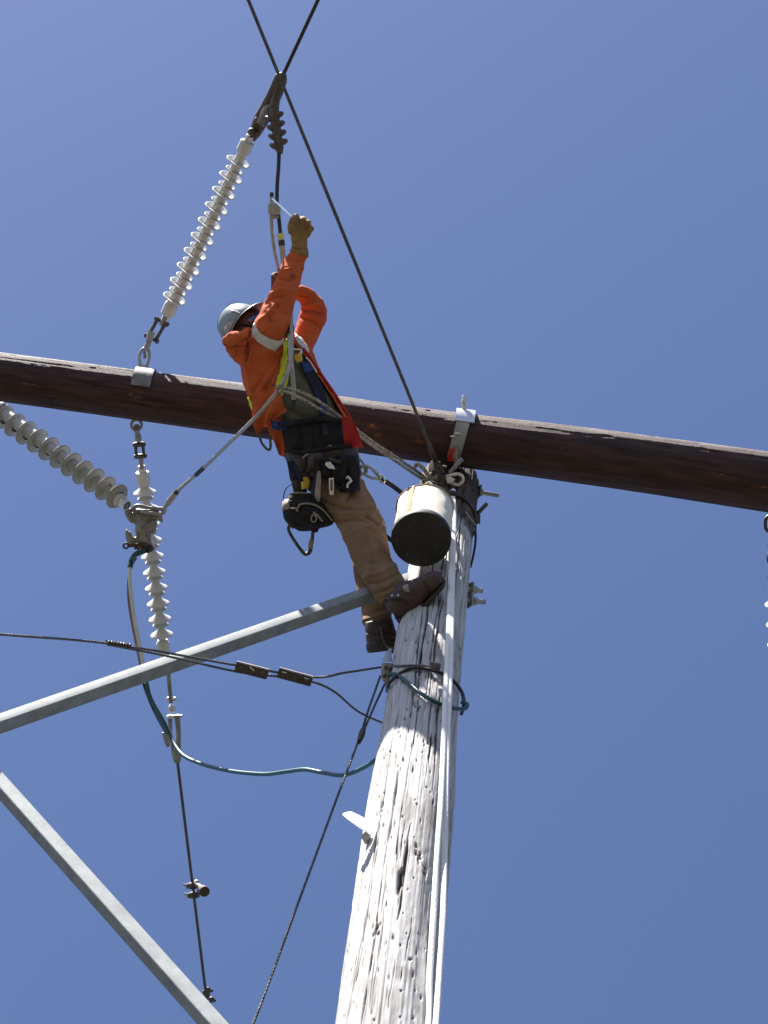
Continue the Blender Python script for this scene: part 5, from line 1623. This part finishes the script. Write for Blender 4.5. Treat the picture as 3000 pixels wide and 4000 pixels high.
add('strap', MB().tube(spline([at(1494, 1874, 11.0), at(1530, 1896, 11.06), at(1575, 1930, 11.14), at(1640, 1985, 11.3)], 5), .0115, 10), M['black_fabric'], t_)
add('strap', MB().tube([at(1496, 2085, 11.2), at(1528, 2110, 11.28), at(1580, 2150, 11.5)], .0105, 10), M['black_fabric'], t_)

# ------------------------------------------------------------------ bucket, hand line, hardware at the pole top
_q = Vector((PX, PY, 0)) + TOCAM * 0.325
bd = (_q - CAM).dot(TOCAM) / ray(1645, 2105).dot(TOCAM)
print('bucket depth', bd, pole_hit(1645, 2105))
BC = at(1645, 2105, bd)
ZV = Vector((0, 0, 1))
t_ = thing('bucket', BC, 'cream canvas bucket with a black round base hanging at the pole top', 'bucket')
BR = 117.5 * bd / F
N = 72
R = []
hB = 0.335
for i in range(15):
    z_ = 0.012 + hB * i / 14
    R.append([BC + ZV * z_ + Vector((math.cos(2 * math.pi * k / N), math.sin(2 * math.pi * k / N), 0)) * (BR * (0.992 - 0.035 * i / 14) + 0.0035 * math.sin(2 * math.pi * k / N * 3 + i * .3) * i / 14 + 0.0025 * noise.noise(Vector((math.cos(2 * math.pi * k / N) * 3, math.sin(2 * math.pi * k / N) * 3, i * 0.35)))) for k in range(N)])
cm = MB().rings(R, False)
wall = add('canvas_wall', cm, M['canvas'], t_, ang=80)
md = wall.modifiers.new('thickness', 'SOLIDIFY')
md.thickness = .005
md.offset = -1
add('base', MB().lathe(BC, ZV, [(-0.010, 0.03), (-0.010, BR * .93), (-0.007, BR * .985), (0, BR * 1.003), (0.028, BR * 1.006), (0.034, BR * 1.0), (0.034, BR * .9)], 72), M['bucket_base'], t_)
for a, r in ((0.3, .55), (1.2, .8), (2.1, .72), (2.9, .8), (3.9, .6), (4.6, .15), (5.4, .85)):
    add('rivet', MB().ell(BC - ZV * 0.0105 + Vector((math.cos(a), math.sin(a), 0)) * BR * r, Vector((.006, 0, 0)), Vector((0, .006, 0)), Vector((0, 0, .0025)), 10, 6), M['dark_steel'], t_)
add('top_hoop', MB().tube([R[-1][k] for k in range(N)], .006, 8, False, True), M['canvas_trim'], t_)
for px_, nm in ((1578, 'side_band'),):
    a0 = math.atan2(-1, -.75)
    bandp = [[BC + ZV * z_ + Vector((math.cos(a0 + o_), math.sin(a0 + o_), 0)) * (BR * 1.02 - 0.012 * z_) for o_ in (-.10, -.03, .03, .10)] for z_ in np.linspace(.03, .345, 8)]
add('side_band', MB().sheet(bandp, .004), M['canvas_trim'], t_)
a0 = math.atan2(-.55, -1)
c = BC + ZV * (hB + 0.0) + Vector((math.cos(a0), math.sin(a0), 0)) * BR * .98
add('band_tab', MB().loft([(1590, 1905, 1616, 1900, proj(c)[2] - .01, .012), (1588, 1925, 1620, 1920, proj(c)[2] - .015, .016), (1582, 1950, 1606, 1944, proj(c)[2] - .015, .01)], 12, 3, .7), M['canvas_trim'], t_)
_zz = BC.z + hB
while proj((BC.x, BC.y, _zz))[1] > 1884:
    _zz += 0.01
top = Vector((BC.x, BC.y, _zz))
print('bucket hang point', proj(top), pole_hit(1700, 1860))
for sgn in (1, -1):
    p = BC + ZV * (hB + .005) + RGT * sgn * BR * .93
    p.z = BC.z + hB + .005
    add('rope_handle', MB().tube(spline([p, p.lerp(top, .5) + ZV * .03, top], 5), .007, 8), M['rope_fleck'], t_)

# flecked rope from the worker to the pole top
pd = pole_hit(1715, 1860) - 0.05
add('hang_strap', MB().tube(spline([top, top.lerp(at(1715, 1872, pd), .5) - ZV * .03, at(1715, 1872, pd)], 5), .009, 8), M['dark_steel'], t_)
ra = [at(1086, 1514, 10.95), at(1150, 1522, 10.93), at(1230, 1558, 10.98), at(1330, 1630, 11.1), at(1450, 1722, 11.35), at(1560, 1795, 11.6), at(1640, 1850, pd), at(1690, 1890, pd)]
rb = [at(1086, 1524, 10.95), at(1140, 1538, 10.92), at(1215, 1578, 10.97), at(1325, 1645, 11.1), at(1450, 1737, 11.35), at(1560, 1812, 11.6), at(1640, 1866, pd), at(1680, 1900, pd)]
t_ = thing('flecked_rope', at(1400, 1690, 11.3), 'flecked doubled rope running from the worker\'s chest down to the pole top', 'rope')
for pth in (ra, rb):
    strand('rope_strand', spline(pth, 6), .0078, 'rope_fleck', None, None, None, 3, .045, t_)
add('rope_hitch', MB().tube(spline([at(1080, 1512, 10.94), at(1092, 1508, 10.93), at(1098, 1522, 10.93), at(1086, 1532, 10.94), at(1078, 1520, 10.95)], 5), .007, 8), M['rope_fleck'], t_)
add('rope_knot', MB().tube(spline([at(1618, 1828, pd - .03), at(1630, 1812, pd - .04), at(1650, 1826, pd - .05), at(1668, 1850, pd - .05), at(1690, 1876, pd - .05), at(1696, 1902, pd - .04), at(1670, 1880, pd - .03), at(1640, 1858, pd - .02)], 5), .010, 9), M['rope_fleck'], t_)
add('rope_knot', MB().tube(spline([at(1690, 1870, pd - .06), at(1704, 1862, pd - .07), at(1706, 1884, pd - .07), at(1694, 1900, pd - .06)], 5), .009, 9), M['rope_fleck'], t_)

# pole top hardware
t_ = thing('pole_top_bracket', at(1710, 1860, pd), 'dark bracket with shackles where the static wire and ropes meet the pole top', 'bracket')
add('bracket_body', MB().loft([(1690, 1800, 1722, 1806, pd - .02, .02), (1694, 1826, 1736, 1832, pd - .02, .03), (1700, 1860, 1744, 1862, pd - .03, .036), (1706, 1895, 1744, 1896, pd - .04, .034), (1714, 1925, 1740, 1926, pd - .05, .024)], 16, 4, .75), M['dark_steel'], t_)
add('pale_plate', MB().loft([(1684, 1798, 1696, 1794, pd - .02, .006), (1676, 1820, 1698, 1816, pd - .025, .008), (1674, 1846, 1690, 1842, pd - .02, .006)], 10, 3, .7), M['bright'], t_)
add('pale_plate', MB().loft([(1698, 1802, 1706, 1800, pd - .03, .005), (1700, 1816, 1710, 1812, pd - .03, .006)], 10, 1, .7), M['bright'], t_)
add('wire_socket', MB().tube([at(1676, 1738, 11.715), at(1688, 1768, 11.72), at(1704, 1806, pd)], [.011, .016, .013], 10), M['dark_steel'], t_)
for (x, y, r) in ((1685, 1766, .005), (1716, 1804, .005), (1712, 1822, .010), (1668, 1870, .005), (1730, 1845, .010), (1720, 1880, .011)):
    add('pin', MB().ell(at(x, y, pd - .06), RGT * r, UPV * r, FWD * r, 10, 8), M['bright' if r < .006 else 'dark_steel'], t_)
add('snap_block', MB().box(at(1656, 1882, pd - .03), RGT * .012 + UPV * .003, UPV * .018 - RGT * .004, FWD * .014, .003), M['dark_steel'], t_, ang=30)
add('snap_frame', MB().tube([at(1650, 1874, pd - .06), at(1662, 1872, pd - .06), at(1660, 1894, pd - .06), at(1648, 1896, pd - .06), at(1650, 1874, pd - .06)], .0035, 7), M['bright'], t_)
add('link_bar', MB().tube([at(1735, 1905, pd - .06), at(1752, 1940, pd - .08), at(1770, 1975, pd - .1)], [.014, .016, .010], 10), M['dull'], t_)
add('bright_link', MB().tube(spline([at(1762, 1918, pd - .1), at(1774, 1916, pd - .1), at(1770, 1932, pd - .1), at(1772, 1940, pd - .1)], 4), [.008, .010, .006, .008], 8), M['chrome'], t_)
t_ = thing('rope_loop', at(1785, 1880, pd), 'small white rope loop sticking out right of the pole top bracket', 'rope')
strand('rope_strand', spline([at(1742, 1862, pd - .05), at(1765, 1854, pd - .07), at(1792, 1852, pd - .08), at(1808, 1864, pd - .08), at(1806, 1882, pd - .07), at(1788, 1894, pd - .06), at(1762, 1888, pd - .06)], 7), .0085, 'rope', None, None, None, 3, .04, t_)
add('rope_end', MB().loft([(1742, 1866, 1756, 1862, pd - .08, .01), (1744, 1878, 1776, 1872, pd - .08, .012), (1748, 1890, 1768, 1884, pd - .08, .01)], 12, 3), M['rope'], t_)

# white hand line, two falls down the pole face
def rope_path(pts, clear):
    return [at(x, y, pole_hit(x, y) - clear) for x, y in pts]


da = pole_hit(1776, 2000)
f1 = [at(1770, 1945, 11.5)] + rope_path([(1774, 2010), (1770, 2200), (1764, 2450), (1757, 2680), (1748, 2900), (1741, 3150)], .17) + [at(1737, 3337, pole_hit(1735, 3337) - .16), at(1731, 3578, pole_hit(1700, 3578) - .1), at(1716, 3820, pole_hit(1690, 3820) - .07), at(1702, 4010, pole_hit(1680, 4010) - .08), at(1660, 4500, 6.8)]
f2 = [at(1764, 1945, 11.5)] + rope_path([(1766, 2010), (1761, 2200), (1753, 2450), (1741, 2680), (1733, 2900), (1722, 3130)], .16) + [at(1711, 3289, pole_hit(1711, 3289) - .15), at(1693, 3578, pole_hit(1693, 3578) - .08), at(1678, 3820, pole_hit(1678, 3820) - .03), at(1672, 4010, pole_hit(1672, 4010) - .03), at(1640, 4500, 6.85)]
for pth, lab in ((f1, 'white hand line rope down the pole, the outer fall on the right'), (f2, 'white hand line rope down the pole, the inner fall lying on the wood')):
    q = spline(pth, 40)
    rad = [0.0113 * (1 + 0.035 * math.sin(i * 1.7) + 0.05 * noise.noise(p * 9)) for i, p in enumerate(q)]
    add('hand_line', MB().tube(q, rad, 14), M['rope'], None, lab, 'rope', 'white hand line falls')
